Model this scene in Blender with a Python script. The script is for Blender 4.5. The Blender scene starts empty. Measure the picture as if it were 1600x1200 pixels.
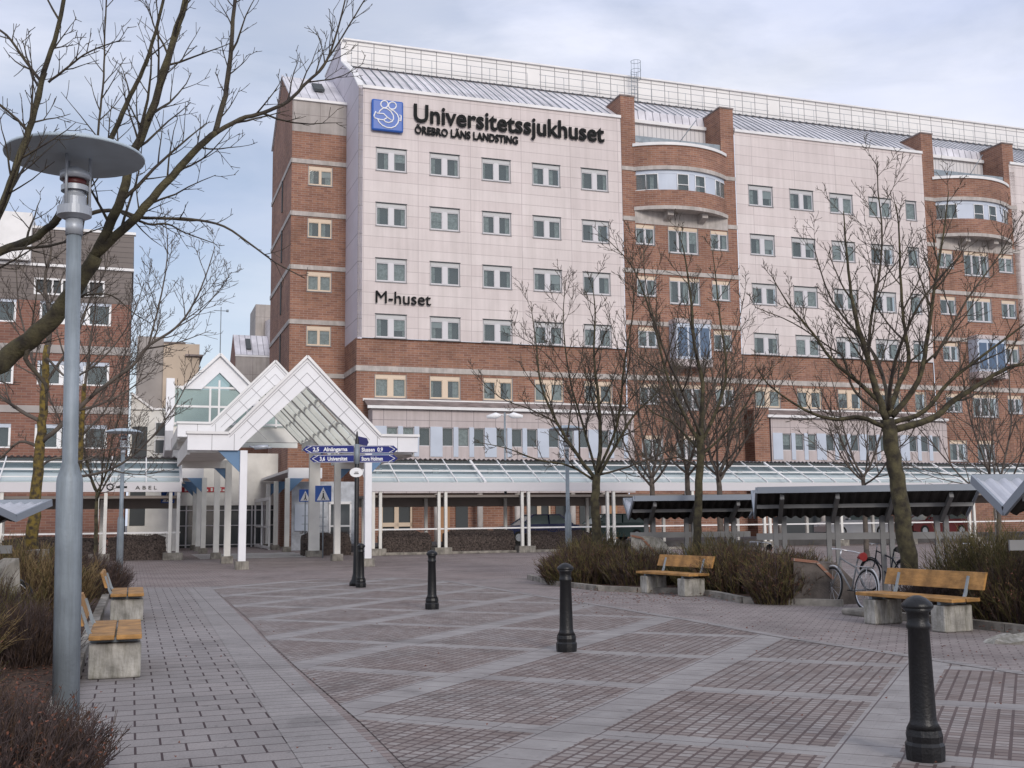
import bpy, math, random
from math import sin, cos, pi, radians, sqrt, atan2, hypot
from mathutils import Vector as V, Matrix
random.seed(7)
scene = bpy.context.scene
COL = scene.collection
# ------------------------------------------------------------------ camera
FP = 1715.0; PITCH = radians(7.05); ROLL = radians(0.63); EYE = V((0, 0, 1.6))
fwd = V((0, cos(PITCH), sin(PITCH))); r0 = V((1, 0, 0)); u0 = V((0, -sin(PITCH), cos(PITCH)))
rgt = cos(ROLL) * r0 - sin(ROLL) * u0; upv = cos(ROLL) * u0 + sin(ROLL) * r0
cam = bpy.data.cameras.new('camera'); camo = bpy.data.objects.new('camera', cam); COL.objects.link(camo)
cam.sensor_width = 36; cam.lens = FP / 1600 * 36; cam.clip_end = 3000; cam.clip_start = 0.1
m = Matrix((rgt, upv, -fwd)).transposed().to_4x4(); m.translation = EYE; camo.matrix_world = m
scene.camera = camo
# ------------------------------------------------------------------ sky, sun, exposure
SUN_EL, SUN_AZ = radians(24), radians(158)      # azimuth clockwise from +Y
w = bpy.data.worlds.new('World'); scene.world = w; w.use_nodes = True
nt = w.node_tree; nt.nodes.clear()
def N(nt, t, **k):
    n = nt.nodes.new(t)
    for a, b in k.items(): setattr(n, a, b)
    return n
out = N(nt, 'ShaderNodeOutputWorld'); bg = N(nt, 'ShaderNodeBackground'); bg.inputs[1].default_value = 0.1
sky = N(nt, 'ShaderNodeTexSky'); sky.sky_type = 'NISHITA'; sky.sun_disc = False
sky.sun_elevation = SUN_EL; sky.sun_rotation = SUN_AZ; sky.air_density = 1.0; sky.dust_density = 1.5
tc = N(nt, 'ShaderNodeTexCoord'); mp = N(nt, 'ShaderNodeMapping'); mp.inputs['Scale'].default_value = (1.0, 1.0, 3.2)
nz = N(nt, 'ShaderNodeTexNoise'); nz.inputs['Scale'].default_value = 3.1; nz.inputs['Detail'].default_value = 7; nz.inputs['Roughness'].default_value = .56; nz.inputs['Distortion'].default_value = .35
cr = N(nt, 'ShaderNodeValToRGB'); cr.color_ramp.elements[0].position = .36; cr.color_ramp.elements[0].color = (.62, .62, .62, 1)
cr.color_ramp.elements[1].position = .58; cr.color_ramp.elements[1].color = (.97, .97, .97, 1)
nz2 = N(nt, 'ShaderNodeTexNoise'); nz2.inputs['Scale'].default_value = 2.2; nz2.inputs['Detail'].default_value = 6
cc = N(nt, 'ShaderNodeValToRGB'); cc.color_ramp.elements[0].position = .38; cc.color_ramp.elements[0].color = (6.1, 6.7, 8.7, 1)
cc.color_ramp.elements[1].position = .66; cc.color_ramp.elements[1].color = (9.0, 9.1, 9.9, 1)
mx = N(nt, 'ShaderNodeMixRGB')
L = nt.links
L.new(tc.outputs['Generated'], mp.inputs[0]); L.new(mp.outputs[0], nz.inputs[0]); L.new(mp.outputs[0], nz2.inputs[0])
L.new(nz.outputs[0], cr.inputs[0]); L.new(nz2.outputs[0], cc.inputs[0])
# a clearer gap in the cloud low in the north-west
gap = N(nt, 'ShaderNodeVectorMath', operation='DOT_PRODUCT'); gap.inputs[1].default_value = V((-.262, .936, .236)).normalized()
L.new(tc.outputs['Generated'], gap.inputs[0]); gm = N(nt, 'ShaderNodeMapRange'); gm.inputs['From Min'].default_value = .965; gm.inputs['From Max'].default_value = 1.0; gm.inputs['To Min'].default_value = 1; gm.inputs['To Max'].default_value = .58
L.new(gap.outputs['Value'], gm.inputs['Value']); gx = N(nt, 'ShaderNodeMath', operation='MULTIPLY'); L.new(cr.outputs[0], gx.inputs[0]); L.new(gm.outputs[0], gx.inputs[1]); L.new(gx.outputs[0], mx.inputs[0])
L.new(sky.outputs[0], mx.inputs[1]); L.new(cc.outputs[0], mx.inputs[2]); L.new(mx.outputs[0], bg.inputs[0]); L.new(bg.outputs[0], out.inputs[0])
sl = bpy.data.lights.new('sun', 'SUN'); sl.energy = 1.5; sl.angle = radians(16); sl.color = (1, .93, .86)
so = bpy.data.objects.new('sun', sl); COL.objects.link(so)
sd = V((sin(SUN_AZ) * cos(SUN_EL), cos(SUN_AZ) * cos(SUN_EL), sin(SUN_EL)))
so.rotation_euler = (-sd).to_track_quat('-Z', 'Y').to_euler()
scene.view_settings.view_transform = 'Standard'; scene.view_settings.look = 'None'
scene.view_settings.exposure = 0.15; scene.view_settings.gamma = 1
scene.render.engine = 'CYCLES'
scene.cycles.max_bounces = 6; scene.cycles.transparent_max_bounces = 12
# ------------------------------------------------------------------ placing helpers
def ray(x, y): return fwd + rgt * ((x - 800) / FP) + upv * ((600 - y) / FP)
def at(x, y, Y): d = ray(x, y); return EYE + d * (Y / d.y)
def gp(x, y, z=0.0): d = ray(x, y); return EYE + d * ((z - 1.6) / d.z)
AX = radians(19.07); U = V((cos(AX), sin(AX), 0)); W = V((-sin(AX), cos(AX), 0))
# ------------------------------------------------------------------ mesh builder
class MB:
    def __init__(s): s.v = []; s.f = []; s.mi = []; s.sm = []
    def face(s, pts, mi=0, smooth=False):
        n = len(s.v); s.v += [tuple(p) for p in pts]; s.f.append(tuple(range(n, n + len(pts)))); s.mi.append(mi); s.sm.append(smooth)
    def box(s, a, b, mi=0):
        x0, y0, z0 = a; x1, y1, z1 = b; n = len(s.v)
        s.v += [(x0,y0,z0),(x1,y0,z0),(x1,y1,z0),(x0,y1,z0),(x0,y0,z1),(x1,y0,z1),(x1,y1,z1),(x0,y1,z1)]
        for f in ((0,3,2,1),(4,5,6,7),(0,1,5,4),(1,2,6,5),(2,3,7,6),(3,0,4,7)):
            s.f.append(tuple(n + i for i in f)); s.mi.append(mi); s.sm.append(False)
    def cbox(s, c, d, mi=0): s.box([c[i] - d[i] / 2 for i in range(3)], [c[i] + d[i] / 2 for i in range(3)], mi)
    def prism(s, poly, ext, mi=0):      # poly: 3-D points of a planar outline; ext: extrusion vector
        poly = [V(p) for p in poly]; e = V(ext); q = [p + e for p in poly]; n = len(poly)
        nn = sum(((poly[i] - poly[0]).cross(poly[(i + 1) % n] - poly[0]) for i in range(n)), V((0, 0, 0)))
        if nn.dot(e) > 0: poly = poly[::-1]; q = q[::-1]
        s.face(poly, mi); s.face(q[::-1], mi)
        for i in range(n):
            j = (i + 1) % n; s.face([poly[j], poly[i], q[i], q[j]], mi)
    def bar(s, a, b, w_, h_, mi=0, up=(0, 0, 1)):   # rectangular bar between two points
        a = V(a); b = V(b); t = (b - a).normalized(); u = V(up)
        if abs(t.dot(u)) > .98: u = V((0, 1, 0))
        sx = t.cross(u).normalized(); sz = sx.cross(t).normalized()
        p = [a + sx * (i * w_ / 2) + sz * (j * h_ / 2) for i, j in ((-1, -1), (1, -1), (1, 1), (-1, 1))]
        s.prism(p, b - a, mi)
    def tube(s, pts, rad, n=6, mi=0, cap=True, smooth=True):
        pts = [V(p) for p in pts]; k = len(pts)
        if not hasattr(rad, '__len__'): rad = [rad] * k
        base = len(s.v); ref = None
        for i, p in enumerate(pts):
            t = (pts[min(i + 1, k - 1)] - pts[max(i - 1, 0)])
            t = t.normalized() if t.length > 1e-9 else V((0, 0, 1))
            if ref is None:
                ref = t.cross(V((0, 0, 1)));
                if ref.length < .1: ref = t.cross(V((1, 0, 0)))
            ref = (ref - t * ref.dot(t));
            if ref.length < 1e-6: ref = t.orthogonal()
            ref.normalize(); b2 = t.cross(ref); r = rad[i]
            for j in range(n):
                a = 2 * pi * j / n; s.v.append(tuple(p + ref * (cos(a) * r) + b2 * (sin(a) * r)))
        for i in range(k - 1):
            for j in range(n):
                a = base + i * n + j; b = base + i * n + (j + 1) % n
                s.f.append((a, b, b + n, a + n)); s.mi.append(mi); s.sm.append(smooth)
        if cap and n > 3:
            s.f.append(tuple(base + j for j in range(n))[::-1]); s.mi.append(mi); s.sm.append(False)
            s.f.append(tuple(base + (k - 1) * n + j for j in range(n))); s.mi.append(mi); s.sm.append(False)
    def lathe(s, prof, c=(0, 0, 0), n=24, mi=0, smooth=True, cap=True):
        base = len(s.v)
        for r, z in prof:
            for j in range(n):
                a = 2 * pi * j / n; s.v.append((c[0] + r * cos(a), c[1] + r * sin(a), c[2] + z))
        for i in range(len(prof) - 1):
            for j in range(n):
                a = base + i * n + j; b = base + i * n + (j + 1) % n
                s.f.append((a, b, b + n, a + n)); s.mi.append(mi); s.sm.append(smooth)
        if cap:
            for i in (0, len(prof) - 1):
                if prof[i][0] > 1e-4:
                    f = tuple(base + i * n + j for j in range(n)); s.f.append(f[::-1] if i == 0 else f); s.mi.append(mi); s.sm.append(False)
    def torus(s, c, R, r, axis='y', n=24, k=6, mi=0, a0=0, a1=2 * pi):
        pts = []
        for i in range(n + 1):
            a = a0 + (a1 - a0) * i / n
            d = {'y': V((cos(a), 0, sin(a))), 'x': V((0, cos(a), sin(a))), 'z': V((cos(a), sin(a), 0))}[axis]
            pts.append(V(c) + d * R)
        s.tube(pts, r, k, mi, cap=False)
    def build(s, name, mats, parent=None, loc=None, rotz=0, bevel=0):
        me = bpy.data.meshes.new(name); me.from_pydata(s.v, [], s.f)
        if not isinstance(mats, (list, tuple)): mats = [mats]
        for mm in mats: me.materials.append(mm)
        me.polygons.foreach_set('material_index', s.mi); me.polygons.foreach_set('use_smooth', s.sm)
        uv = me.uv_layers.new(name='UVMap').data
        vs = s.v; k = 0; buf = []
        me.update()
        for p in me.polygons:
            n = p.normal
            if abs(n.z) > .75: ax = (0, 1)
            elif abs(n.x) > abs(n.y) * 1.05: ax = (1, 2)
            else: ax = (0, 2)
            for vi in p.vertices: q = vs[vi]; buf += (q[ax[0]], q[ax[1]])
        me.uv_layers[0].data.foreach_set('uv', buf)
        o = bpy.data.objects.new(name, me); COL.objects.link(o)
        if parent: o.parent = parent
        if loc is not None: o.location = loc
        o.rotation_euler.z = rotz
        if bevel:
            b = o.modifiers.new('bevel', 'BEVEL'); b.width = bevel; b.segments = 2; b.limit_method = 'ANGLE'
        return o
def tag(o, label=None, cat=None, group=None, kind=None):
    if label: o['label'] = label
    if cat: o['category'] = cat
    if group: o['group'] = group
    if kind: o['kind'] = kind
    return o
def empty(name, loc, rotz=0, **k):
    o = bpy.data.objects.new(name, None); COL.objects.link(o); o.location = loc; o.rotation_euler.z = rotz
    o.empty_display_size = .2
    return tag(o, **k)
def each(name, m_, parent, boxes, bevel=0):
    for a, b in boxes:
        q = MB(); q.box(a, b); q.build(name, m_, parent, bevel=bevel)
def copy_tree(o, parent=None):
    c = o.copy(); COL.objects.link(c)
    if parent: c.parent = parent
    for ch in [x for x in bpy.data.objects if x.parent == o]: copy_tree(ch, c)
    return c
# ------------------------------------------------------------------ materials
def mat(name, col, rough=.7, metal=0, spec=.4, noise=0, nscale=5, bump=0, bscale=30, col2=None, detail=4):
    mt = bpy.data.materials.new(name); mt.use_nodes = True; t = mt.node_tree; b = t.nodes['Principled BSDF']
    b.inputs['Roughness'].default_value = rough; b.inputs['Metallic'].default_value = metal
    b.inputs['Specular IOR Level'].default_value = spec
    b.inputs['Base Color'].default_value = (*col, 1)
    tcn = N(t, 'ShaderNodeTexCoord')
    if noise or col2:
        n = N(t, 'ShaderNodeTexNoise'); n.inputs['Scale'].default_value = nscale; n.inputs['Detail'].default_value = detail
        r = N(t, 'ShaderNodeValToRGB'); c1 = [c * (1 - noise) for c in col]; c2_ = col2 or [min(1, c * (1 + noise)) for c in col]
        r.color_ramp.elements[0].position = .36; r.color_ramp.elements[0].color = (*c1, 1)
        r.color_ramp.elements[1].position = .64; r.color_ramp.elements[1].color = (*c2_, 1)
        t.links.new(tcn.outputs['Object'], n.inputs[0]); t.links.new(n.outputs[0], r.inputs[0]); t.links.new(r.outputs[0], b.inputs['Base Color'])
    if bump:
        n = N(t, 'ShaderNodeTexNoise'); n.inputs['Scale'].default_value = bscale; n.inputs['Detail'].default_value = 5
        bp = N(t, 'ShaderNodeBump'); bp.inputs['Strength'].default_value = bump; bp.inputs['Distance'].default_value = .02
        t.links.new(tcn.outputs['Object'], n.inputs[0]); t.links.new(n.outputs[0], bp.inputs['Height']); t.links.new(bp.outputs[0], b.inputs['Normal'])
    return mt
def brickmat(name, c1, c2, mortar, bw, bh, ms, off=.5, rough=.85, bias=0, stain=.25, nsc=.4, shift=(0, 0), coord='UV', rot=0, bump=.0, fine=0):
    mt = bpy.data.materials.new(name); mt.use_nodes = True; t = mt.node_tree; b = t.nodes['Principled BSDF']
    b.inputs['Roughness'].default_value = rough; b.inputs['Specular IOR Level'].default_value = .25
    tcn = N(t, 'ShaderNodeTexCoord'); mp = N(t, 'ShaderNodeMapping'); mp.inputs['Location'].default_value = (shift[0], shift[1], 0); mp.inputs['Rotation'].default_value = (0, 0, rot)
    br = N(t, 'ShaderNodeTexBrick'); br.offset = off; br.inputs['Scale'].default_value = 1
    br.inputs['Color1'].default_value = (*c1, 1); br.inputs['Color2'].default_value = (*c2, 1); br.inputs['Mortar'].default_value = (*mortar, 1)
    br.inputs['Mortar Size'].default_value = ms; br.inputs['Brick Width'].default_value = bw; br.inputs['Row Height'].default_value = bh; br.inputs['Bias'].default_value = bias
    br.inputs['Mortar Smooth'].default_value = .1
    n = N(t, 'ShaderNodeTexNoise'); n.inputs['Scale'].default_value = nsc; n.inputs['Detail'].default_value = 8; n.inputs['Roughness'].default_value = .65
    r = N(t, 'ShaderNodeValToRGB'); r.color_ramp.elements[0].position = .3; r.color_ramp.elements[0].color = (1 - stain,) * 3 + (1,)
    r.color_ramp.elements[1].position = .7; r.color_ramp.elements[1].color = (1 + stain * .5,) * 3 + (1,)
    mu = N(t, 'ShaderNodeMixRGB', blend_type='MULTIPLY'); mu.inputs[0].default_value = 1
    t.links.new(tcn.outputs[coord], mp.inputs[0]); t.links.new(mp.outputs[0], br.inputs[0]); t.links.new(tcn.outputs['Object'], n.inputs[0])
    t.links.new(n.outputs[0], r.inputs[0]); t.links.new(br.outputs[0], mu.inputs[1]); t.links.new(r.outputs[0], mu.inputs[2]); last = mu.outputs[0]
    if fine:
        n2 = N(t, 'ShaderNodeTexNoise'); n2.inputs['Scale'].default_value = 60; n2.inputs['Detail'].default_value = 3
        r2 = N(t, 'ShaderNodeValToRGB'); r2.color_ramp.elements[0].position = .35; r2.color_ramp.elements[0].color = (1 - fine,) * 3 + (1,); r2.color_ramp.elements[1].position = .65; r2.color_ramp.elements[1].color = (1 + fine,) * 3 + (1,)
        m2 = N(t, 'ShaderNodeMixRGB', blend_type='MULTIPLY'); m2.inputs[0].default_value = 1
        t.links.new(tcn.outputs['Object'], n2.inputs[0]); t.links.new(n2.outputs[0], r2.inputs[0]); t.links.new(last, m2.inputs[1]); t.links.new(r2.outputs[0], m2.inputs[2]); last = m2.outputs[0]
    t.links.new(last, b.inputs['Base Color'])
    if bump:
        bp = N(t, 'ShaderNodeBump'); bp.inputs['Strength'].default_value = bump; bp.inputs['Distance'].default_value = .01; bp.invert = True
        t.links.new(br.outputs['Fac'], bp.inputs['Height']); t.links.new(bp.outputs[0], b.inputs['Normal'])
    return mt
def glassmat(name, col, trans=.5, rough=.03, tint=(.8, .86, .85)):
    mt = bpy.data.materials.new(name); mt.use_nodes = True; t = mt.node_tree; b = t.nodes['Principled BSDF']; o = t.nodes['Material Output']
    b.inputs['Base Color'].default_value = (*col, 1); b.inputs['Roughness'].default_value = rough; b.inputs['Specular IOR Level'].default_value = .8
    tr = N(t, 'ShaderNodeBsdfTransparent'); tr.inputs[0].default_value = (*tint, 1); mxs = N(t, 'ShaderNodeMixShader'); mxs.inputs[0].default_value = trans
    t.links.new(b.outputs[0], mxs.inputs[1]); t.links.new(tr.outputs[0], mxs.inputs[2]); t.links.new(mxs.outputs[0], o.inputs[0])
    return mt
M = {}
M['pale'] = brickmat('pale_panels', (.655, .58, .56), (.705, .635, .612), (.47, .41, .40), 3.57, .733, .018, off=0, rough=.6, stain=.11, nsc=.25, shift=(-.37, .127))
def streaks(mt, amt, sx=1.1, sz=.05):
    t = mt.node_tree; b = t.nodes['Principled BSDF']; src = b.inputs['Base Color'].links[0].from_socket
    tcn = N(t, 'ShaderNodeTexCoord'); mp = N(t, 'ShaderNodeMapping'); mp.inputs['Scale'].default_value = (sx, sx, sz); n = N(t, 'ShaderNodeTexNoise'); n.inputs['Scale'].default_value = 2.2; n.inputs['Detail'].default_value = 7; n.inputs['Roughness'].default_value = .7
    r = N(t, 'ShaderNodeValToRGB'); r.color_ramp.elements[0].position = .35; r.color_ramp.elements[0].color = (1 - amt, 1 - amt, 1 - amt * 1.1, 1); r.color_ramp.elements[1].position = .6; r.color_ramp.elements[1].color = (1.02, 1.02, 1.02, 1)
    mu = N(t, 'ShaderNodeMixRGB', blend_type='MULTIPLY'); mu.inputs[0].default_value = 1
    t.links.new(tcn.outputs['Object'], mp.inputs[0]); t.links.new(mp.outputs[0], n.inputs[0]); t.links.new(n.outputs[0], r.inputs[0]); t.links.new(src, mu.inputs[1]); t.links.new(r.outputs[0], mu.inputs[2]); t.links.new(mu.outputs[0], b.inputs['Base Color'])
streaks(M['pale'], .10)
M['brick'] = brickmat('red_brick', (.345, .178, .118), (.24, .118, .086), (.35, .265, .22), .5, .15, .014, stain=.3, nsc=.35)
M['brick_far'] = brickmat('brown_brick', (.28, .14, .10), (.205, .10, .078), (.28, .2, .165), .5, .15, .014, stain=.3, nsc=.35)
M['concrete'] = mat('band_concrete', (.47, .43, .40), .85, noise=.12, nscale=1.5, bump=.2)
M['greypanel'] = brickmat('grey_panels', (.44, .40, .375), (.46, .42, .39), (.27, .24, .23), 1.8, 2.4, .02, off=0, stain=.2, nsc=.6)
M['annexpanel'] = brickmat('annex_panels', (.52, .46, .45), (.55, .48, .47), (.30, .26, .26), 1.45, 1.3, .02, off=0, stain=.1, nsc=.6)
M['metalroof'] = brickmat('roof_sheet', (.66, .64, .67), (.74, .72, .75), (.25, .24, .27), .6, 40, .035, off=0, rough=.32, stain=.35, nsc=.5)
M['metalroof'].node_tree.nodes['Principled BSDF'].inputs['Metallic'].default_value = .1
M['screen'] = brickmat('screen_panels', (.76, .74, .72), (.8, .78, .75), (.33, .32, .32), 1.15, 1.3, .035, off=0, rough=.45, stain=.06)
M['ribbed'] = brickmat('ribbed_sheet', (.66, .64, .64), (.7, .68, .67), (.4, .39, .4), .35, 30, .03, off=0, rough=.5, stain=.1)
M['brownroof'] = mat('brown_roof_sheet', (.22, .18, .17), .6, noise=.25, nscale=1.5)
M['white'] = mat('white_paint', (.74, .73, .72), .45, noise=.06, nscale=1.2)
M['whitepanel'] = mat('white_enamel_panel', (.76, .76, .78), .35, noise=.04, nscale=1)
M['offwhite'] = mat('cream_white_paint', (.70, .685, .64), .55, noise=.07, nscale=1.5)
M['beige'] = mat('beige_frame', (.66, .53, .40), .5)
M['winwhite'] = mat('window_white', (.60, .585, .60), .45)
M['winedge'] = mat('window_edge_trim', (.24, .235, .24), .5)
M['winbox'] = mat('blind_box', (.50, .50, .50), .45)
M['dark'] = mat('dark_interior', (.07, .078, .082), .8)
M['darkgap'] = mat('dark_gap', (.06, .055, .055), .8)
M['glassdark'] = mat('dark_window_glass', (.07, .08, .085), .1, spec=.7)
M['curtain'] = mat('curtain', (.62, .63, .60), .9, noise=.25, nscale=6)
M['glass'] = glassmat('window_glass', (.16, .20, .21), .5, tint=(.75, .82, .82))
M['roofglass'] = glassmat('roof_glass', (.34, .40, .40), .82, .06, tint=(.9, .95, .94))
M['clearglass'] = glassmat('pavilion_glass', (.2, .3, .31), .5, .04, tint=(.66, .8, .8))
M['bluepanel'] = mat('light_blue_panel', (.50, .55, .63), .5, noise=.04, nscale=1)
M['blue'] = mat('sign_blue', (.03, .11, .42), .35)
M['signblue'] = mat('arrow_sign_blue', (.013, .022, .17), .35)
streaks(M['greypanel'], .2); streaks(M['annexpanel'], .12); streaks(M['concrete'], .2, 2, .3); streaks(M['brick'], .14, .8, .12)
M['blackpaint'] = mat('black_paint', (.008, .008, .009), .4, noise=.3, nscale=8, bump=.2, bscale=60)
M['letter'] = mat('sign_letter', (.012, .013, .013), .7, spec=.15)
M['signwhite'] = mat('sign_white', (.82, .82, .82), .4)
M['galv'] = mat('galvanised_steel', (.26, .30, .335), .55, .15, noise=.14, nscale=3, bump=.15, bscale=40)
M['alu'] = mat('aluminium_head', (.42, .45, .49), .45, .3, noise=.06, nscale=6)
M['lampunder'] = mat('lamp_underside', (.78, .69, .53), .7, noise=.08, nscale=3)  # paler colour stands in for light bounced up from the ground
M['redglass'] = mat('lamp_red_lens', (.09, .02, .02), .4)
M['wood'] = mat('oiled_orange_wood', (.40, .21, .066), .6, noise=.3, nscale=5, bump=.3, bscale=25, detail=9)
M['benchcon'] = mat('weathered_concrete', (.36, .345, .315), .9, noise=.3, nscale=4, bump=.5, bscale=35)
M['oldcon'] = mat('stained_concrete', (.26, .24, .21), .9, noise=.35, nscale=3, bump=.4, bscale=30)
M['kerb'] = mat('kerb_granite', (.24, .22, .19), .9, noise=.35, nscale=4, bump=.5, bscale=30)
M['soil'] = mat('leaf_litter_soil', (.05, .034, .026), .95, noise=.5, nscale=14, bump=.8, bscale=30, col2=(.10, .055, .035))
streaks(M['galv'], .22, 9, .5); streaks(M['wood'], .25, 1.2, 14); streaks(M['benchcon'], .45, 7, 1.2); streaks(M['oldcon'], .35, 6, 1)
M['bark'] = mat('dark_bark', (.068, .056, .049), .9, nscale=5, noise=.3, bump=.7, bscale=35, col2=(.085, .07, .045))
M['barkfar'] = mat('grey_brown_bark', (.088, .072, .062), .9, nscale=4, noise=.25, col2=(.13, .108, .088))
M['barkgreen'] = mat('mossy_bark', (.045, .037, .026), .9, nscale=7, noise=.3, bump=.8, bscale=40, detail=8, col2=(.095, .082, .042))
M['lichen'] = mat('lichen_bark', (.06, .047, .034), .9, nscale=11, noise=.3, bump=.6, bscale=40, detail=9, col2=(.19, .135, .03))
M['twigred'] = mat('red_brown_twig', (.06, .038, .028), .9, noise=.3, nscale=9, col2=(.11, .068, .045))
M['twigpurple'] = mat('purple_brown_twig', (.06, .042, .04), .9, noise=.3, nscale=9, col2=(.115, .082, .075))
M['twigolive'] = mat('olive_twig', (.105, .098, .035), .9, noise=.3, nscale=9, col2=(.19, .15, .06))
M['twigstraw'] = mat('straw_twig', (.25, .17, .075), .9, noise=.3, nscale=9, col2=(.33, .24, .12))
M['hedge'] = mat('clipped_hedge', (.038, .031, .027), .95, noise=.5, nscale=16, bump=1, bscale=30, detail=9, col2=(.115, .088, .076))
M['leafred'] = mat('dead_leaf', (.17, .07, .045), .9)
M['galvroof'] = mat('corrugated_galvanised', (.52, .53, .57), .4, .3, noise=.08, nscale=2)
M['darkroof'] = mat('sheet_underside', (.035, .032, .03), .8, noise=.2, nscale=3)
M['shelter'] = mat('shelter_grey_paint', (.21, .21, .21), .6, noise=.1, nscale=2)
M['tyre'] = mat('tyre', (.02, .02, .02), .85)
M['chrome'] = mat('bright_rim', (.6, .6, .62), .3, .7)
M['ground'] = mat('ground_asphalt', (.12, .11, .105), .9, noise=.2, nscale=.8, bump=.2)
M['road'] = mat('road_asphalt', (.095, .09, .09), .9, noise=.15, nscale=1.5, bump=.3)
M['paint'] = mat('road_marking', (.56, .55, .53), .8, noise=.15, nscale=3)
M['cream'] = mat('cream_render', (.56, .46, .36), .85, noise=.08, nscale=.6)
M['creamgrey'] = mat('grey_render', (.36, .33, .31), .85, noise=.1, nscale=.6)
M['greyslat'] = brickmat('grey_slat_cladding', (.19, .165, .15), (.22, .19, .175), (.12, .105, .1), 6, .3, .02, off=0, stain=.1)
M['greenplate'] = mat('green_plate', (.01, .06, .045), .5)
M['red'] = mat('red_sign', (.42, .03, .04), .5)
M['poster'] = mat('poster_grey', (.42, .44, .47), .5, noise=.25, nscale=2)
M['postblue'] = mat('grey_blue_bracket', (.12, .22, .36), .5)
M['orange'] = mat('ochre_wall', (.42, .23, .12), .7)
M['greensh'] = mat('green_leaf', (.07, .10, .03), .8, noise=.4, nscale=8)
# ------------------------------------------------------------------ ground
def flat(name, pts, z, m_, kind='structure'):
    mb = MB(); mb.face([(p[0], p[1], z) for p in pts]); o = mb.build(name, m_)
    if o.data.polygons[0].normal.z < 0: o.data.flip_normals()
    return tag(o, kind=kind)
flat('ground', [(-400, -60), (400, -60), (400, 900), (-400, 900)], -.02, M['ground'])
# plaza paving with stone lattice
def lattice_mat():
    mt = bpy.data.materials.new('lattice_paving'); mt.use_nodes = True; t = mt.node_tree; b = t.nodes['Principled BSDF']
    b.inputs['Roughness'].default_value = .62; b.inputs['Specular IOR Level'].default_value = .35
    tcn = N(t, 'ShaderNodeTexCoord'); mp = N(t, 'ShaderNodeMapping'); mp.vector_type = 'TEXTURE'
    mp.inputs['Rotation'].default_value = (0, 0, radians(65))       # x along A lines, y across them
    t.links.new(tcn.outputs['Object'], mp.inputs[0]); sp = N(t, 'ShaderNodeSeparateXYZ'); t.links.new(mp.outputs[0], sp.inputs[0])
    def mth(op, a, b_=None):
        n = N(t, 'ShaderNodeMath', operation=op)
        for i, q in enumerate((a, b_)):
            if q is None: continue
            if isinstance(q, (int, float)): n.inputs[i].default_value = q
            else: t.links.new(q, n.inputs[i])
        return n.outputs[0]
    def band(src, start, pitch, width):
        f = mth('FLOORED_MODULO', mth('SUBTRACT', src, start), pitch)
        return mth('LESS_THAN', f, width), f
    bA, fA = band(sp.outputs[1], 3.05, 2.15, .43)
    bB, fB = band(sp.outputs[0], 7.8, 2.37, .30)
    isb = mth('MAXIMUM', bA, bB)
    def brick(w_, h_, ms, c1, c2, mo, off, vec):
        br = N(t, 'ShaderNodeTexBrick'); br.offset = off; br.inputs['Scale'].default_value = 1
        for k_, c_ in (('Color1', c1), ('Color2', c2), ('Mortar', mo)): br.inputs[k_].default_value = (*c_, 1)
        br.inputs['Mortar Size'].default_value = ms; br.inputs['Brick Width'].default_value = w_; br.inputs['Row Height'].default_value = h_
        t.links.new(vec, br.inputs[0]); return br
    cb = brick(.103, .108, .012, (.335, .312, .295), (.225, .186, .168), (.11, .08, .075), 0, mp.outputs[0])
    sb = brick(.33, .43, .007, (.32, .302, .29), (.285, .268, .258), (.11, .085, .085), 0, mp.outputs[0])
    # large patches turning the cobbles redder / greyer
    n = N(t, 'ShaderNodeTexNoise'); n.inputs['Scale'].default_value = .55; n.inputs['Detail'].default_value = 6; n.inputs['Roughness'].default_value = .6; t.links.new(tcn.outputs['Object'], n.inputs[0])
    r = N(t, 'ShaderNodeValToRGB'); r.color_ramp.elements[0].position = .42; r.color_ramp.elements[0].color = (0, 0, 0, 1); r.color_ramp.elements[1].position = .62; r.color_ramp.elements[1].color = (1, 1, 1, 1)
    t.links.new(n.outputs[0], r.inputs[0])
    red = N(t, 'ShaderNodeMixRGB', blend_type='MULTIPLY'); red.inputs[2].default_value = (.88, .82, .80, 1); t.links.new(r.outputs[0], red.inputs[0]); t.links.new(cb.outputs[0], red.inputs[1])
    mixb = N(t, 'ShaderNodeMixRGB'); t.links.new(isb, mixb.inputs[0]); t.links.new(red.outputs[0], mixb.inputs[1]); t.links.new(sb.outputs[0], mixb.inputs[2])
    n2 = N(t, 'ShaderNodeTexNoise'); n2.inputs['Scale'].default_value = 1.7; n2.inputs['Detail'].default_value = 9; n2.inputs['Roughness'].default_value = .7; t.links.new(tcn.outputs['Object'], n2.inputs[0])
    r2 = N(t, 'ShaderNodeValToRGB'); r2.color_ramp.elements[0].position = .3; r2.color_ramp.elements[0].color = (.72, .70, .70, 1); r2.color_ramp.elements[1].position = .7; r2.color_ramp.elements[1].color = (1.12, 1.12, 1.12, 1)
    t.links.new(n2.outputs[0], r2.inputs[0]); mu = N(t, 'ShaderNodeMixRGB', blend_type='MULTIPLY'); mu.inputs[0].default_value = 1
    t.links.new(mixb.outputs[0], mu.inputs[1]); t.links.new(r2.outputs[0], mu.inputs[2]); t.links.new(mu.outputs[0], b.inputs['Base Color'])
    bp = N(t, 'ShaderNodeBump'); bp.inputs['Strength'].default_value = .5; bp.inputs['Distance'].default_value = .008; bp.invert = True
    t.links.new(cb.outputs['Fac'], bp.inputs['Height']); t.links.new(bp.outputs[0], b.inputs['Normal'])
    return mt
M['lattice'] = lattice_mat()
M['redpave'] = brickmat('reddish_pavers', (.25, .20, .185), (.295, .258, .243), (.12, .085, .08), .21, .105, .008, stain=.25, nsc=.5, coord='Object', rot=-AX, fine=.12)
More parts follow.
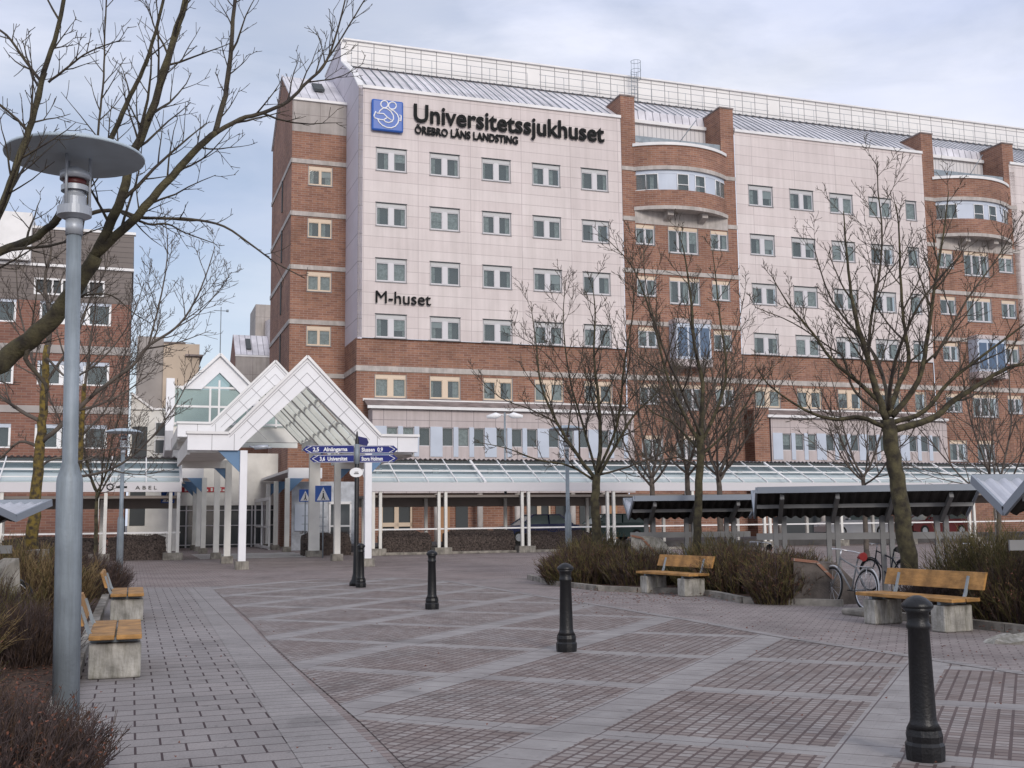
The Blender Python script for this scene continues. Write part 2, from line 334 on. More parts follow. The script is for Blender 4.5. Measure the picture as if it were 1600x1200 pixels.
M['greypave'] = brickmat('grey_long_pavers', (.30, .273, .262), (.265, .245, .237), (.065, .045, .047), .35, .28, .009, stain=.22, nsc=.8, coord='Object', rot=-AX, fine=.12, bump=.4, shift=(.1, .05))
M['border'] = brickmat('border_slabs', (.31, .288, .278), (.28, .262, .254), (.085, .06, .06), .56, .19, .006, off=0, stain=.2, nsc=.8, coord='Object', rot=-AX, fine=.1, shift=(.17, 0))
M['curvepave'] = brickmat('right_pavers', (.31, .275, .26), (.275, .235, .225), (.17, .135, .13), .21, .14, .009, stain=.4, nsc=.9, coord='Object', rot=radians(20), fine=.15, bump=.4)
q = MB(); q.box((-3.0, 2.6, -.01), (130, 13.2, .34)); tag(q.build('road', M['road'], None, V((gp(690, 866).x, gp(690, 866).y, 0)), AX), kind='structure')
flat('plaza_paving', [(-45, -4), (30, -4), (62, 78), (-45, 92)], -.006, M['redpave'])
lt = [(.6, 3.2), (-.91, 8.03), (-1.23, 9.03), (-2.42, 12.46), (-3.34, 15.2), (-4.46, 18.73), (-7.67, 28.14)]
rt = [(7.5, 3), (5.9, 8.4), (5.09, 11.27), (4.39, 12.95), (3.56, 14.82), (2.71, 17.5), (2.13, 19.0), (1.6, 20.5), (.49, 23.3), (-.58, 26.1), (-1.9, 29.6), (-3.6, 31.6), (-5.6, 31.2)]
flat('lattice_paving', lt + rt[::-1], .002, M['lattice'])
Wd = V((-.3235, .9462))
flat('path', [(-6.5, 3.2), (.05, 3.2), (-8.25, 28.1), (-16, 28.1 + .2)], .002, M['greypave'])
dd = .56
flat('paving_border', [(.6, 3.2), (-7.67, 28.14), (-7.67 - dd * .95, 28.14 - dd * .32), (.6 - dd * .95, 3.2 - dd * .32)], .006, M['border'])
# right border ribbon follows the curve
mb = MB()
for i in range(len(rt) - 1):
    a = V((*rt[i], .006)); b = V((*rt[i + 1], .006)); mb.face([a, b, b + V((.16, .06, 0)), a + V((.16, .06, 0))])
o = tag(mb.build('paving_edge', M['border']), kind='structure')
flat('side_paving', [(x + .16, y + .06) for x, y in rt[:11]] + [(1.5, 32), (12, 34), (22, 3)], .002, M['curvepave'])
def spots(mt, scale, thr, amt):
    t = mt.node_tree; b = t.nodes['Principled BSDF']; src = b.inputs['Base Color'].links[0].from_socket
    tcn = N(t, 'ShaderNodeTexCoord'); n = N(t, 'ShaderNodeTexNoise'); n.inputs['Scale'].default_value = scale; n.inputs['Detail'].default_value = 3
    r = N(t, 'ShaderNodeValToRGB'); r.color_ramp.elements[0].position = thr; r.color_ramp.elements[0].color = (1, 1, 1, 1); r.color_ramp.elements[1].position = thr + .05; r.color_ramp.elements[1].color = (1 - amt, 1 - amt, 1 - amt, 1)
    mu = N(t, 'ShaderNodeMixRGB', blend_type='MULTIPLY'); mu.inputs[0].default_value = 1
    t.links.new(tcn.outputs['Object'], n.inputs[0]); t.links.new(n.outputs[0], r.inputs[0]); t.links.new(src, mu.inputs[1]); t.links.new(r.outputs[0], mu.inputs[2]); t.links.new(mu.outputs[0], b.inputs['Base Color'])
for k_ in ('lattice', 'greypave', 'border', 'curvepave', 'redpave'): spots(M[k_], 9, .665, .35); spots(M[k_], .9, .58, .16); spots(M[k_], 2.3, .64, .14)
# pedestrian crossing
for k in range(5):
    p = gp(440, 871) + W * (k * 1.7); mb = MB()
    mb.face([p + U * -3.6, p + U * 1.6, p + U * 1.6 + W * .8, p + U * -3.6 + W * .8]); mb.v = [(x, y, .004) for x, y, z in mb.v]
    tag(mb.build('crossing_stripe', M['paint']), kind='structure')
# planting beds (soil)
def bed(name, pts, z=.05): return flat(name, pts, z, M['soil'])
LB0 = [(-3.42, 8.2), (-4.6, 11.7), (-5.2, 13.4), (-6.95, 18.6), (-9.2, 25.2), (-11.3, 31), (-24, 34), (-24, 4), (-3.0, 4.4)]
bed('left_bed_soil', LB0)
RB1 = [(.42, 30.1), (.98, 27.2), (1.9, 24.9), (2.7, 24.2), (3.9, 23.6), (4.3, 20.9), (5.85, 19.9), (6.2, 21.5), (6.8, 26), (6.0, 31), (2.2, 32.2)]
bed('right_bed_soil', RB1)
RB2 = [(5.75, 17.6), (6.4, 16.2), (7.4, 13.4), (9.2, 9), (20, 10), (18, 20), (7.3, 18.6)]
bed('near_bed_soil', RB2)
def kerb(pts, label, cat='kerb', wdt=.14, h=.12, mat_='kerb'):
    mb = MB()
    for i in range(len(pts) - 1):
        a = V((*pts[i], h / 2)); b = V((*pts[i + 1], h / 2)); n = max(1, round((b - a).length / .9))
        for k in range(n):
            p = a.lerp(b, (k + .008) / n); q = a.lerp(b, (k + .992) / n); mb.bar(p, q, wdt, h + random.uniform(-.008, .008))
    o = mb.build('kerb', M[mat_]); tag(o, kind='structure'); return o
kerb(LB0[:6], '')
kerb(RB1[:6], ''); kerb(RB1[5:7] , ''); kerb(RB2[:4], '')
# ------------------------------------------------------------------ hospital (local x along the facade, y back, z up)
hosp = empty('hospital_building', (-9.69, 68.0, 0), AX, label='large pink-panelled and red brick hospital block with brick towers and sheet metal roof', cat='building')
def wall(mb, s0, s1, z0, z1, y, holes, depth=.16, mi=0, mr=None):
    """front wall facing -y with rectangular holes (a,b,c,d)=(s0,s1,z0,z1) and reveals"""
    xs = sorted({s0, s1} | {h[0] for h in holes} | {h[1] for h in holes}); zs = sorted({z0, z1} | {h[2] for h in holes} | {h[3] for h in holes})
    xs = [x for x in xs if s0 <= x <= s1]; zs = [z for z in zs if z0 <= z <= z1]
    for i in range(len(xs) - 1):
        for j in range(len(zs) - 1):
            cx = (xs[i] + xs[i + 1]) / 2; cz = (zs[j] + zs[j + 1]) / 2
            if any(h[0] < cx < h[1] and h[2] < cz < h[3] for h in holes): continue
            mb.face([(xs[i], y, zs[j]), (xs[i + 1], y, zs[j]), (xs[i + 1], y, zs[j + 1]), (xs[i], y, zs[j + 1])], mi)
    for a, b, c, d in holes:
        k = mi if mr is None else mr
        mb.face([(a, y, c), (a, y, d), (a, y + depth, d), (a, y + depth, c)][::-1], k); mb.face([(b, y, c), (b, y, d), (b, y + depth, d), (b, y + depth, c)], k)
        mb.face([(a, y, c), (b, y, c), (b, y + depth, c), (a, y + depth, c)], k); mb.face([(a, y, d), (b, y, d), (b, y + depth, d), (a, y + depth, d)][::-1], k)
rw = random.Random(3)
def window(parent, x, y, z, w_=2.03, h=1.5, style='pale', name='window'):
    """x,z = lower left corner; y = wall face; sits in its hole"""
    fm, bm = {'pale': (M['winwhite'], M['winbox']), 'beige': (M['beige'], M['beige']), 'tower': (M['winwhite'], M['beige']), 'white': (M['signwhite'], M['bluepanel'])}[style]
    mb = MB(); t = .06; yf = y + .05; yb = y + .13
    bx = .26 if w_ > 1.2 and style != 'white' else .12
    mb.box((0, yf, 0), (w_, yb + .05, t)); mb.box((0, yf, h - bx), (w_, yb + .03, h), 1)
    mb.box((0, yf, t), (t, yb, h - bx)); mb.box((w_ - t, yf, t), (w_, yb, h - bx))
    if w_ > 2.6: segs = [(t, w_ * .3), (w_ * .3 + .08, w_ * .7 - .08), (w_ * .7, w_ - t)]
    elif w_ > 2.2: segs = [(t, w_ * .31), (w_ * .35, w_ * .65), (w_ * .69, w_ - t)]
    elif w_ > 1.7: segs = [(t, w_ * .42), (w_ * .58, w_ - t)]
    elif w_ > 1.2: segs = [(t, w_ * .47), (w_ * .53, w_ - t)]
    else: segs = [(t, w_ - t)]
    for i in range(len(segs) - 1): mb.box((segs[i][1], yf - .01, t), (segs[i + 1][0], yb, h - bx))
    for a, b in segs:   # inner sash frames
        mb.box((a, yf + .02, t), (b, yb - .02, t + .05)); mb.box((a, yf + .02, h - bx - .05), (b, yb - .02, h - bx))
        mb.box((a, yf + .02, t + .05), (a + .04, yb - .02, h - bx - .05)); mb.box((b - .04, yf + .02, t + .05), (b, yb - .02, h - bx - .05))
    mb.box((0, yb + .3, 0), (w_, yb + .32, h), 2)
    mb.box((-.03, y - .05, -.05), (w_ + .03, yf, 0), 3)     # sill
    mb.box((-.005, y - .012, 0), (.035, yf, h), 3); mb.box((w_ - .035, y - .012, 0), (w_ + .005, yf, h), 3)
    if style == 'pale': mb.box((-.03, y - .03, h - .0), (w_ + .03, yf, h + .05), 2)
    o = mb.build(name, [fm, bm, M['dark'], M['winedge']], parent, (x, 0, z))
    pn = MB()
    for a, b in segs: pn.face([(a, yb - .03, t), (b, yb - .03, t), (b, yb - .03, h - bx), (a, yb - .03, h - bx)])
    pn.build('pane', M['glass'], o)
    cu = MB(); mode = rw.random()
    for i, (a, b) in enumerate(segs):
        q = rw.random(); ww = (b - a)
        fr = .2 + .4 * rw.random()
        if mode < .16: fr = .98
        elif mode > .92: continue
        left = (i == 0) if rw.random() < .6 else rw.random() < .5
        a2, b2 = (a, a + ww * fr) if left else (b - ww * fr, b); k = 6
        for j in range(k):
            x0 = a2 + (b2 - a2) * j / k; x1 = a2 + (b2 - a2) * (j + 1) / k; dy = .03 * (j % 2); dy2 = .03 * ((j + 1) % 2)
            cu.face([(x0, yb + .06 + dy, t), (x1, yb + .06 + dy2, t), (x1, yb + .06 + dy2, h - bx), (x0, yb + .06 + dy, h - bx)])
    if cu.f: cu.build('curtain', M['curtain'], o)
    if rw.random() < .28:
        a, b = segs[rw.randrange(len(segs))]; dz = (h - bx - t) * rw.uniform(.2, .75); q = MB(); q.face([(a, yb, h - bx - dz), (b, yb, h - bx - dz), (b, yb, h - bx), (a, yb, h - bx)]); q.build('roller_blind', M['white'] if rw.random() < .5 else M['curtain'], o)
    return o
ROWS = [24.03, 20.38, 16.74, 13.1 + .02]; BR = 9.33
c1 = [1.15 + 3.57 * i for i in range(5)]; c2 = [28.55 + 3.46 * i for i in range(4)]; c3 = [55.6 + 3.5 * i for i in range(3)]
def pale_section(s0, s1, cols, narrow=None):
    hs = [(c, c + 2.03, z, z + 1.5) for c in cols for z in ROWS]
    if narrow: hs += [(narrow, narrow + 1.0, z, z + 1.5) for z in ROWS]
    mb = MB(); wall(mb, s0, s1, 13.1, 29.42, 0, hs)
    o = mb.build('pale_wall', M['pale'], hosp)
    for a, b, c, d in hs: window(o, a, 0, c, b - a)
pale_section(0, 18.5, c1); pale_section(27.55, 44.1, c2, 42.3); pale_section(52.55, 66, c3)
mb = MB()   # corner pilaster edge + end wall of the main block, seen from the left
ew = [(0, 13.0), (0, 29.5), (2.1, 31.2), (6.0, 33.55), (6.25, 33.7), (6.5, 35.45), (13.4, 35.45), (14, 33), (14, 13.0)]
mb.prism([(.001, y, z) for y, z in ew], (.3, 0, 0)); 
mb.build('end_wall', brickmat('shaded_end_panels', (.58, .54, .59), (.61, .57, .61), (.34, .31, .34), 5, 1.83, .03, off=0, rough=.6, stain=.1, shift=(0, .35)), hosp)  # same pale panels, with the end wall's bluish shade put into the colour
mb = MB()
for i in range(1, len(ew) - 3): mb.bar((.15, ew[i][0], ew[i][1] + .05), (.15, ew[i + 1][0], ew[i + 1][1] + .05), .42, .1)
mb.build('gable_edge_cap', M['white'], hosp)
each('eave_trim', M['white'], hosp, [((.25, -.12, 29.42), (18.5, .5, 29.62)), ((27.55, -.12, 29.42), (44.1, .5, 29.62)), ((52.6, -.12, 29.42), (66, .5, 29.62))])
# brick base
hs = [(c, c + 2.05, BR, BR + 1.47) for c in c1 + c2 + c3] + [(42.3, 43.3, BR, BR + 1.47)]
dl_ = [(1.6, 3.6, 0.05, 2.95), (11.3, 12.9, 0.05, 2.9)]
mb = MB(); wall(mb, 0, 18.5, 0, 13.1, .12, [h for h in hs if h[0] < 18] + dl_); o1 = mb.build('brick_wall', M['brick'], hosp)
mb = MB(); wall(mb, 27.5, 44.15, 0, 13.1, .12, [h for h in hs if 20 < h[0] < 44]); o2 = mb.build('brick_wall', M['brick'], hosp)
mb = MB(); wall(mb, 52.5, 66, 0, 13.1, .12, [h for h in hs if h[0] > 50]); o3 = mb.build('brick_wall', M['brick'], hosp)
for h in hs: window(o1 if h[0] < 18 else o2 if h[0] < 45 else o3, h[0], .12, h[2], h[1] - h[0], 1.47, 'beige')
mb = MB(); mb.face([(0, .12, 0), (0, .12, 13.1), (0, 14, 13.1), (0, 14, 0)]); mb.face([(0, .12, 13.1), (66, .12, 13.1), (66, -.0, 13.06), (0, -.0, 13.06)]); mb.build('brick_side_wall', M['brick'], hosp)
each('concrete_band', M['concrete'], hosp, [((a, .07, 10.98), (b, .2, 11.32)) for a, b in ((-.04, 18.5), (27.5, 44.1), (52.5, 66))] + [((-.05, .2, 10.98), (.05, 4.2, 11.32))])
# doors on the ground floor
for a, b, c, d in dl_:
    mb = MB(); mb.box((a, .2, c), (a + .12, .3, d)); mb.box((b - .12, .2, c), (b, .3, d)); mb.box((a, .2, d - .14), (b, .3, d)); mb.box(((a + b) / 2 - .14, .2, c), ((a + b) / 2 + .14, .3, d))
    mb.box((a, .2, 1.25), (b, .3, 1.5)); mb.box((a, .2, c), (b, .3, .3)); mb.box((a, .34, c), (b, .36, d), 1)
    mb.build('door', [M['beige'], M['dark']], hosp)
# annex with strip windows
def annex(s0, s1):
    pr = 3.57; wins = []; k = 0; x = s0 + .1
    blue = []
    while x < s1 - .8:
        blue.append((x, min(x + .78, s1))); a = x + .78
        for j in range(3):
            if a + .72 < s1 - .05: wins.append((a, a + .72, 6.2, 7.38)); a += .72
            if j < 2 and a + .31 < s1: blue.append((a, a + .31)); a += .31
        x = a
    mb = MB(); wall(mb, s0, s1, 3.3, 8.5, -1.2, wins, .2); mb.face([(s0, -1.2, 3.3), (s0, -1.2, 8.5), (s0, .12, 8.5), (s0, .12, 3.3)])
    mb.face([(s0, -1.2, 3.3), (s1, -1.2, 3.3), (s1, .12, 3.3), (s0, .12, 3.3)][::-1])
    o = mb.build('annex_wall', M['annexpanel'], hosp)
    for a, b in blue: q = MB(); q.box((a, -1.24, 5.55), (b, -1.19, 7.42)); q.build('blue_panel', M['bluepanel'], o)
    for i, (a, b, c, d) in enumerate(wins):
        q = MB(); q.box((a, -1.12, c), (b, -1.06, c + .05)); q.box((a, -1.12, d - .05), (b, -1.06, d)); q.box((a, -1.12, c), (a + .04, -1.06, d)); q.box((b - .04, -1.12, c), (b, -1.06, d)); q.box((a, -.8, c), (b, -.78, d), 1)
        r_ = rw.random()
        if r_ < .3: q.box((a + .04, -1.0, d - (.3 + .8 * rw.random())), (b - .04, -.99, d), 2)
        sw = q.build('strip_window', [M['winwhite'], M['dark'], M['curtain']], o)
        q = MB(); q.face([(a, -1.09, c), (b, -1.09, c), (b, -1.09, d), (a, -1.09, d)]); q.build('pane', M['glass'], sw)
    mb = MB(); mb.prism([(s0 - .3, .12, 9.2), (s0 - .3, -1.35, 8.6), (s0 - .3, -1.35, 8.55), (s0 - .3, .12, 9.12)], (s1 - s0 + .3, 0, 0)); mb.build('lean_to_roof', M['brownroof'], hosp)
    mb = MB(); mb.box((s0 - .35, -1.47, 8.48), (s1, -1.32, 8.66)); mb.box((s0 - .35, .02, 9.08), (s1, .11, 9.24)); mb.build('gutter', M['white'], hosp)
annex(.75, 18.4); annex(28.9, 43.9); annex(53, 66)
for s in [4.9, 7.7, 10.2, 14.0, 16.2, 29.5, 33, 36.5, 40, 43]: mb = MB(); mb.lathe([(.19, 0), (.19, 3.3)], (s, -.95, 0), 12); mb.build('column', M['concrete'], hosp)
for a, b, mi in ((5.1, 6.0, 0), (6.4, 7.2, 1), (8.1, 9.6, 2), (13.2, 14.6, 1), (14.9, 15.9, 1), (16.6, 17.6, 0), (30, 34, 1), (35, 39, 1), (40, 43, 1)):
    mb = MB(); mb.box((a, .03, 0), (b, .1, 2.9)); mb.box((a, 0, 2.9), (b, .1, 3.0)); mb.build('wall_panel' if mi != 1 else 'shop_window', [M['orange'], M['dark'], M['brick']][mi], hosp)
# towers with rounded bays
def tower(s0):
    L_ = 8.97; x1 = s0 + L_
    t = lambda a: s0 + a
    mb = MB(); PW = 1.08
    hol = [(t(.92), t(2.4), z, z + 1.42) for z in (20.5, 16.85, 13.25)] + [(t(6.78), t(8.22), z, z + 1.42) for z in (20.5, 16.85, 13.25)]
    hol += [(t(3.42), t(5.8), z, z + 1.9) for z in (20.05, 16.42)] + [(t(.92), t(2.4), 9.33, 10.75), (t(6.78), t(8.22), 9.33, 10.75), (t(3.42), t(5.8), 9.0, 10.75)]
    hol += [(t(1.0), t(2.6), 5.6, 7.2), (t(3.6), t(5.2), 5.6, 7.2)]
    wall(mb, t(.0), x1, 0, 23.1, 0, hol)
    # left return where the tower stands in front of the annex; piers and fins
    mb.box((s0, -.0, 23.1), (t(PW), 2.7, 31.1)); mb.box((x1 - PW, 0, 23.1), (x1, 2.7, 31.1))
    mb.box((t(PW), .0, 23.1), (x1 - PW, .1, 27.3)); mb.box((x1, -1.3, 0), (x1 + 1.2, .12, 9.1)); mb.box((x1, -1.3, 0), (x1 + .01, 0, 9))
    tw = mb.build('tower_wall', M['brick'], hosp)
    mb = MB(); mb.box((s0 - .05, -.05, 31.1), (t(PW) + .05, 2.9, 31.2)); mb.box((x1 - PW - .05, -.05, 31.1), (x1 + .05, 2.9, 31.2)); mb.build('coping', M['brownroof'], tw)
    for h in hol:
        ww = h[1] - h[0]; window(tw, h[0], 0, h[2], ww, h[3] - h[2], 'tower')
    mb = MB()
    for z in (18.45, 14.78): mb.box((s0 - .01, -.06, z), (x1 + .01, .05, z + .3))
    mb.box((s0 - .01, -.06, 10.98), (x1 + .01, .05, 11.32)); mb.box((s0 - .01, -.06, 22.12), (t(.9), .05, 22.42)); mb.box((x1 - .75, -.06, 22.12), (x1 + .01, .05, 22.42))
    mb.box((s0 - .01, -.05, 25.72), (t(.9), .05, 26.0)); mb.box((x1 - .75, -.05, 25.72), (x1 + .01, .05, 26.0))
    mb.box((t(.9), -.03, 21.98), (x1 - .75, .05, 22.9))
    for a in (3.3, 6.0): mb.prism([(t(a) - .22, 0, 22.25), (t(a) - .22, -.75, 22.55), (t(a) - .22, -.75, 22.9), (t(a) - .22, 0, 22.9)], (.45, 0, 0))
    mb.build('concrete_trim', M['concrete'], tw)
    # curved bay
    cx = t(4.55); half = 3.68; sag = 1.25; R = (half * half + sag * sag) / (2 * sag); a0 = math.asin(half / R); n = 28
    def arc(off=0, aa=None):
        rr = R + off; return [(cx + rr * sin(-a0 + 2 * a0 * i / n), (R - sag) - rr * cos(-a0 + 2 * a0 * i / n)) for i in range(n + 1)]
    def ring(z0, z1, off, name, m_, par, inner=-.35):
        o_ = arc(off); i_ = arc(inner); q = MB()
        for k in range(n):
            a, b, c, d = o_[k], o_[k + 1], i_[k + 1], i_[k]
            q.face([(a[0], a[1], z0), (b[0], b[1], z0), (b[0], b[1], z1), (a[0], a[1], z1)]); q.face([(a[0], a[1], z1), (b[0], b[1], z1), (c[0], c[1], z1), (d[0], d[1], z1)])
            q.face([(a[0], a[1], z0), (b[0], b[1], z0), (c[0], c[1], z0), (d[0], d[1], z0)][::-1]); q.face([(d[0], d[1], z0), (c[0], c[1], z0), (c[0], c[1], z1), (d[0], d[1], z1)][::-1])
        for e in (0, n): q.face([(o_[e][0], o_[e][1], z0), (i_[e][0], i_[e][1], z0), (i_[e][0], i_[e][1], z1), (o_[e][0], o_[e][1], z1)])
        # arc-length UV for the curved front
        return q.build(name, m_, par)
    bay = ring(23.1, 24.25, 0, 'bay_window', M['brick'], hosp)
    ring(25.98, 27.45, 0, 'parapet', M['brick'], bay); ring(25.7, 25.98, .05, 'band', M['concrete'], bay); ring(22.86, 23.12, .06, 'ledge', M['concrete'], bay)
    ring(27.45, 27.66, .1, 'coping', M['white'], bay)
    # soffit + floor
    pa = arc(-.1)
    for zz, nm in ((22.9, 'soffit'), (27.2, 'terrace_floor')): q = MB(); q.face([(x_, y_, zz) for x_, y_ in pa]); q.build(nm, M['concrete'], bay)
    # glazing
    pa = arc(-.12)
    def strip(i0, i1, z0, z1, name, m_, par, off=0):
        q = MB(); p_ = arc(-.12 + off)
        for k in range(i0, i1): q.face([(p_[k][0], p_[k][1], z0), (p_[k + 1][0], p_[k + 1][1], z0), (p_[k + 1][0], p_[k + 1][1], z1), (p_[k][0], p_[k][1], z1)])
        return q.build(name, m_, par)
    sp_ = [(0, 3, 'g'), (3, 6, 'g'), (6, 11, 'b'), (11, 14, 'g'), (14, 16, 'b'), (16, 19, 'g'), (19, 23, 'b'), (23, 25, 'g'), (25, 28, 'g')]
    strip(0, n, 25.45, 25.72, 'header_panel', M['bluepanel'], bay, .015)
    for i0, i1, kd in sp_:
        zb = 23.95 if 11 <= i0 < 19 else 24.25
        if kd == 'b': strip(i0, i1, zb, 25.45, 'blue_panel', M['bluepanel'], bay)
        else:
            g = strip(i0, i1, zb, 25.45, 'glass_pane', M['glass'], bay)
            p_ = arc(-.1); q = MB()
            for e in (i0, i1): q.tube([(p_[e][0], p_[e][1], zb), (p_[e][0], p_[e][1], 25.45)], .045, 4)
            for zz in (zb + .04, 25.42) + ((zb + .72,) if 11 <= i0 < 19 else ()): q.tube([(x_, y_, zz) for x_, y_ in p_[i0:i1 + 1]], .04, 4)
            q.build('frame', M['signwhite'], g)
    strip(0, n, 23.6, 25.72, 'room_back', M['dark'], bay, -.5)
    if True:
        q = MB(); p_ = arc(-.35)
        for i0 in (4, 17, 24): q.face([(p_[i0][0], p_[i0][1], 24), (p_[i0 + 1][0], p_[i0 + 1][1], 24), (p_[i0 + 1][0], p_[i0 + 1][1], 25.5), (p_[i0][0], p_[i0][1], 25.5)])
        q.build('blind', M['curtain'], bay)
    # recess back wall, roof terrace details
    mb = MB(); mb.box((t(PW), 2.2, 27.0), (x1 - PW, 2.4, 30.3)); rb = mb.build('terrace_back_wall', M['ribbed'], tw)
    mb = MB(); mb.box((t(PW), 2.0, 30.1), (x1 - PW, 2.5, 30.35)); mb.build('terrace_eave', M['white'], tw)
    mb = MB(); mb.box((t(PW), .1, 27.9), (x1 - PW, .16, 28.35)); mb.tube([(t(4.6), 0.1, 28.2), (t(6.0), .1, 30.0)], .03, 4); mb.build('terrace_screen', M['galv'], tw)
    # blue glazed box bay lower down
    bx = t(3.3); mb = MB(); mb.box((bx, -1.0, 12.4), (bx + 2.7, .0, 14.9)); gb = mb.build('blue_box_bay', M['bluepanel'], hosp)
    mb = MB(); each('white_trim', M['annexpanel'], gb, [((bx - .05, -1.06, 14.9), (bx + 2.75, 0, 15.2)), ((bx - .05, -1.06, 11.9), (bx + 2.75, 0, 12.4))])
    mb = MB()
    for i in range(3): mb.box((bx + .15 + i * .85, -1.03, 12.6), (bx + .85 + i * .85, -.99, 14.6))
    mb.build('blue_glass', M['blueglass'], gb)
M['blueglass'] = glassmat('blue_glass', (.07, .12, .20), .1)
tower(18.53); tower(43.98 + .12)
# roof
mb = MB()
seg = [(0.3, 18.5), (27.5, 44.1), (52.6, 66)]
for a, b in seg: mb.face([(a, .05, 29.55), (b, .05, 29.55), (b, 2.4, 31.15), (a, 2.4, 31.15)])
for a, b in ((18.5, 27.5), (44.1, 52.6)): mb.face([(a, 2.2, 31.0 - .7), (b, 2.2, 31.0 - .7), (b, 2.4, 31.15), (a, 2.4, 31.15)])
mb.face([(.3, 2.4, 31.15), (66, 2.4, 31.15), (66, 6.0, 33.45), (.3, 6.0, 33.45)])
rf = mb.build('metal_roof', M['metalroof'], hosp)
mb = MB(); x = .6
while x < 66:
    y0 = .08
    if 18.2 < x < 27.7 or 43.9 < x < 52.8: y0 = 2.45
    z0 = 29.58 + (y0 - .05) * .681 if y0 < 2.4 else 31.2
    if y0 < 2: mb.bar((x, y0, z0), (x, 2.4, 31.19), .03, .06)
    mb.bar((x, 2.42, 31.19), (x, 5.9, 33.42), .03, .06); x += .62
mb.build('standing_seams', M['galv'], rf)
mb = MB(); mb.box((.3, 6.3, 33.4), (66, 6.5, 35.4)); sc_ = mb.build('roof_screen', M['screen'], hosp)
mb = MB(); mb.box((.1, 6.15, 35.38), (66, 6.7, 35.5)); mb.build('coping', M['white'], sc_)
mb = MB(); mb.box((.3, 5.3, 33.0), (66, 6.4, 33.12), 1)
for z in (33.7, 34.25): mb.tube([(.5, 5.35, z), (13.5, 5.35, z)], .016, 4); mb.tube([(14.5, 5.35, z), (34, 5.35, z)], .016, 4); mb.tube([(35, 5.35, z), (66, 5.35, z)], .016, 4)
x = .5
while x < 66: mb.tube([(x, 5.35, 33.1), (x, 5.35, 34.27)], .016, 4); mb.bar((x, 5.3, 33.05), (x, 5.1, 32.6), .05, .05, 1); x += 1.45
mb.build('roof_walkway_rail', [M['galv'], M['darkgap']], hosp)
mb = MB()   # roof ladder with safety hoops
for dx in (-.25, .25): mb.tube([(22.5 + dx, 5.9, 33.2), (22.5 + dx, 5.9, 35.7)], .025, 4)
for i in range(8): mb.tube([(22.25, 5.9, 33.4 + i * .3), (22.75, 5.9, 33.4 + i * .3)], .02, 4)
for z in (35.0, 35.7, 36.4): mb.torus((22.5, 5.55, z), .38, .018, 'z', 16, 4)
for k in range(5):
    a = pi + k * pi / 4; mb.tube([(22.5 + .38 * cos(a), 5.55 + .38 * sin(a), 35.0), (22.5 + .38 * cos(a), 5.55 + .38 * sin(a), 36.4)], .014, 4)
mb.build('roof_ladder', M['galv'], hosp)
# left wing (brick stair wing set back)
zw = [25.4, 21.8, 18.17, 14.5, 10.98]
mb = MB(); hs = [(-2.56, -.93, z, z + 1.32) for z in (23.97, 20.38, 16.75, 13.1, 9.4)]
wall(mb, -3.65, 0, 0, 27.6, 4.2, hs); mb.face([(-3.65, 4.2, 0), (-3.65, 15.2, 0), (-3.65, 15.2, 29.7), (-3.65, 9.7, 33.5), (-3.65, 4.2, 29.7)][::-1])
wg = mb.build('wing_wall', M['brick'], hosp)
for h in hs: window(wg, h[0], 4.2, h[2], 1.63, 1.32, 'beige')
mb = MB(); mb.box((-3.65, 4.18, 27.6), (0, 4.5, 29.8)); mb.build('wing_top_panel', M['greypanel'], wg)
mb = MB()
for z in zw: mb.box((-3.68, 4.13, z), (-.0, 4.3, z + .3)); mb.box((-3.71, 4.13, z), (-3.64, 15.2, z + .3))
mb.box((-3.75, 4.05, 29.75), (0, 4.3, 29.92), 1)
mb.build('wing_band', [M['concrete'], M['white']], wg)
mb = MB(); mb.face([(-3.68, 4.15, 29.85), (0, 4.15, 29.85), (0, 9.7, 33.6), (-3.68, 9.7, 33.6)]); mb.face([(-3.68, 9.7, 33.6), (0, 9.7, 33.6), (0, 15.2, 29.8), (-3.68, 15.2, 29.8)])
mb.bar((-3.7, 4.15, 29.85), (-3.7, 9.7, 33.62), .14, .12); mb.bar((-3.7, 9.7, 33.62), (-3.7, 15.2, 29.8), .14, .12)
wr = mb.build('wing_roof', M['metalroof'], hosp)
mb = MB(); mb.prism([(-1.9, 6.2, 31.35), (-1.2, 6.2, 31.35), (-1.2, 7.6, 32.3), (-1.9, 7.6, 32.3)], (0, -.1, .15)); mb.build('skylight', M['dark'], wr)
each('slit_window', M['dark'], wg, [((-3.72, 8.6, z), (-3.64, 8.9, z + 2.3)) for z in (23.2, 19.6, 15.9, 12.2)])
# ---- signs on the facade
def text_obj(name, body, size, m_, loc, rotz, ext=.02, sx=1, bold=0, align='LEFT', parent=None):
    cu = bpy.data.curves.new(name, 'FONT'); cu.body = body; cu.size = size; cu.extrude = ext; cu.align_x = align; cu.offset = bold; cu.resolution_u = 3
    o = bpy.data.objects.new(name, cu); COL.objects.link(o); o.rotation_euler = (pi / 2, 0, 0)
    bpy.context.view_layer.update(); dg = bpy.context.evaluated_depsgraph_get()
    me = bpy.data.meshes.new_from_object(o.evaluated_get(dg)); me.name = name; bpy.data.objects.remove(o); bpy.data.curves.remove(cu)
    me.transform(Matrix.Rotation(pi / 2, 4, 'X') @ Matrix.Diagonal((sx, 1, 1, 1))); me.materials.clear(); me.materials.append(m_)
    n = bpy.data.objects.new(name, me); COL.objects.link(n); n.rotation_euler.z = rotz; n.location = loc
    if parent: n.parent = parent
    return n
def fit(o, width, height=None):
    xs = [v.co.x for v in o.data.vertices]; zs = [v.co.z for v in o.data.vertices]; k = width / (max(xs) - min(xs)); x0 = min(xs)
    h = (height / (max(zs) - min(zs))) if height else None
    for v in o.data.vertices:
        v.co.x = (v.co.x - x0) * k
        if h: v.co.z *= h
    return o
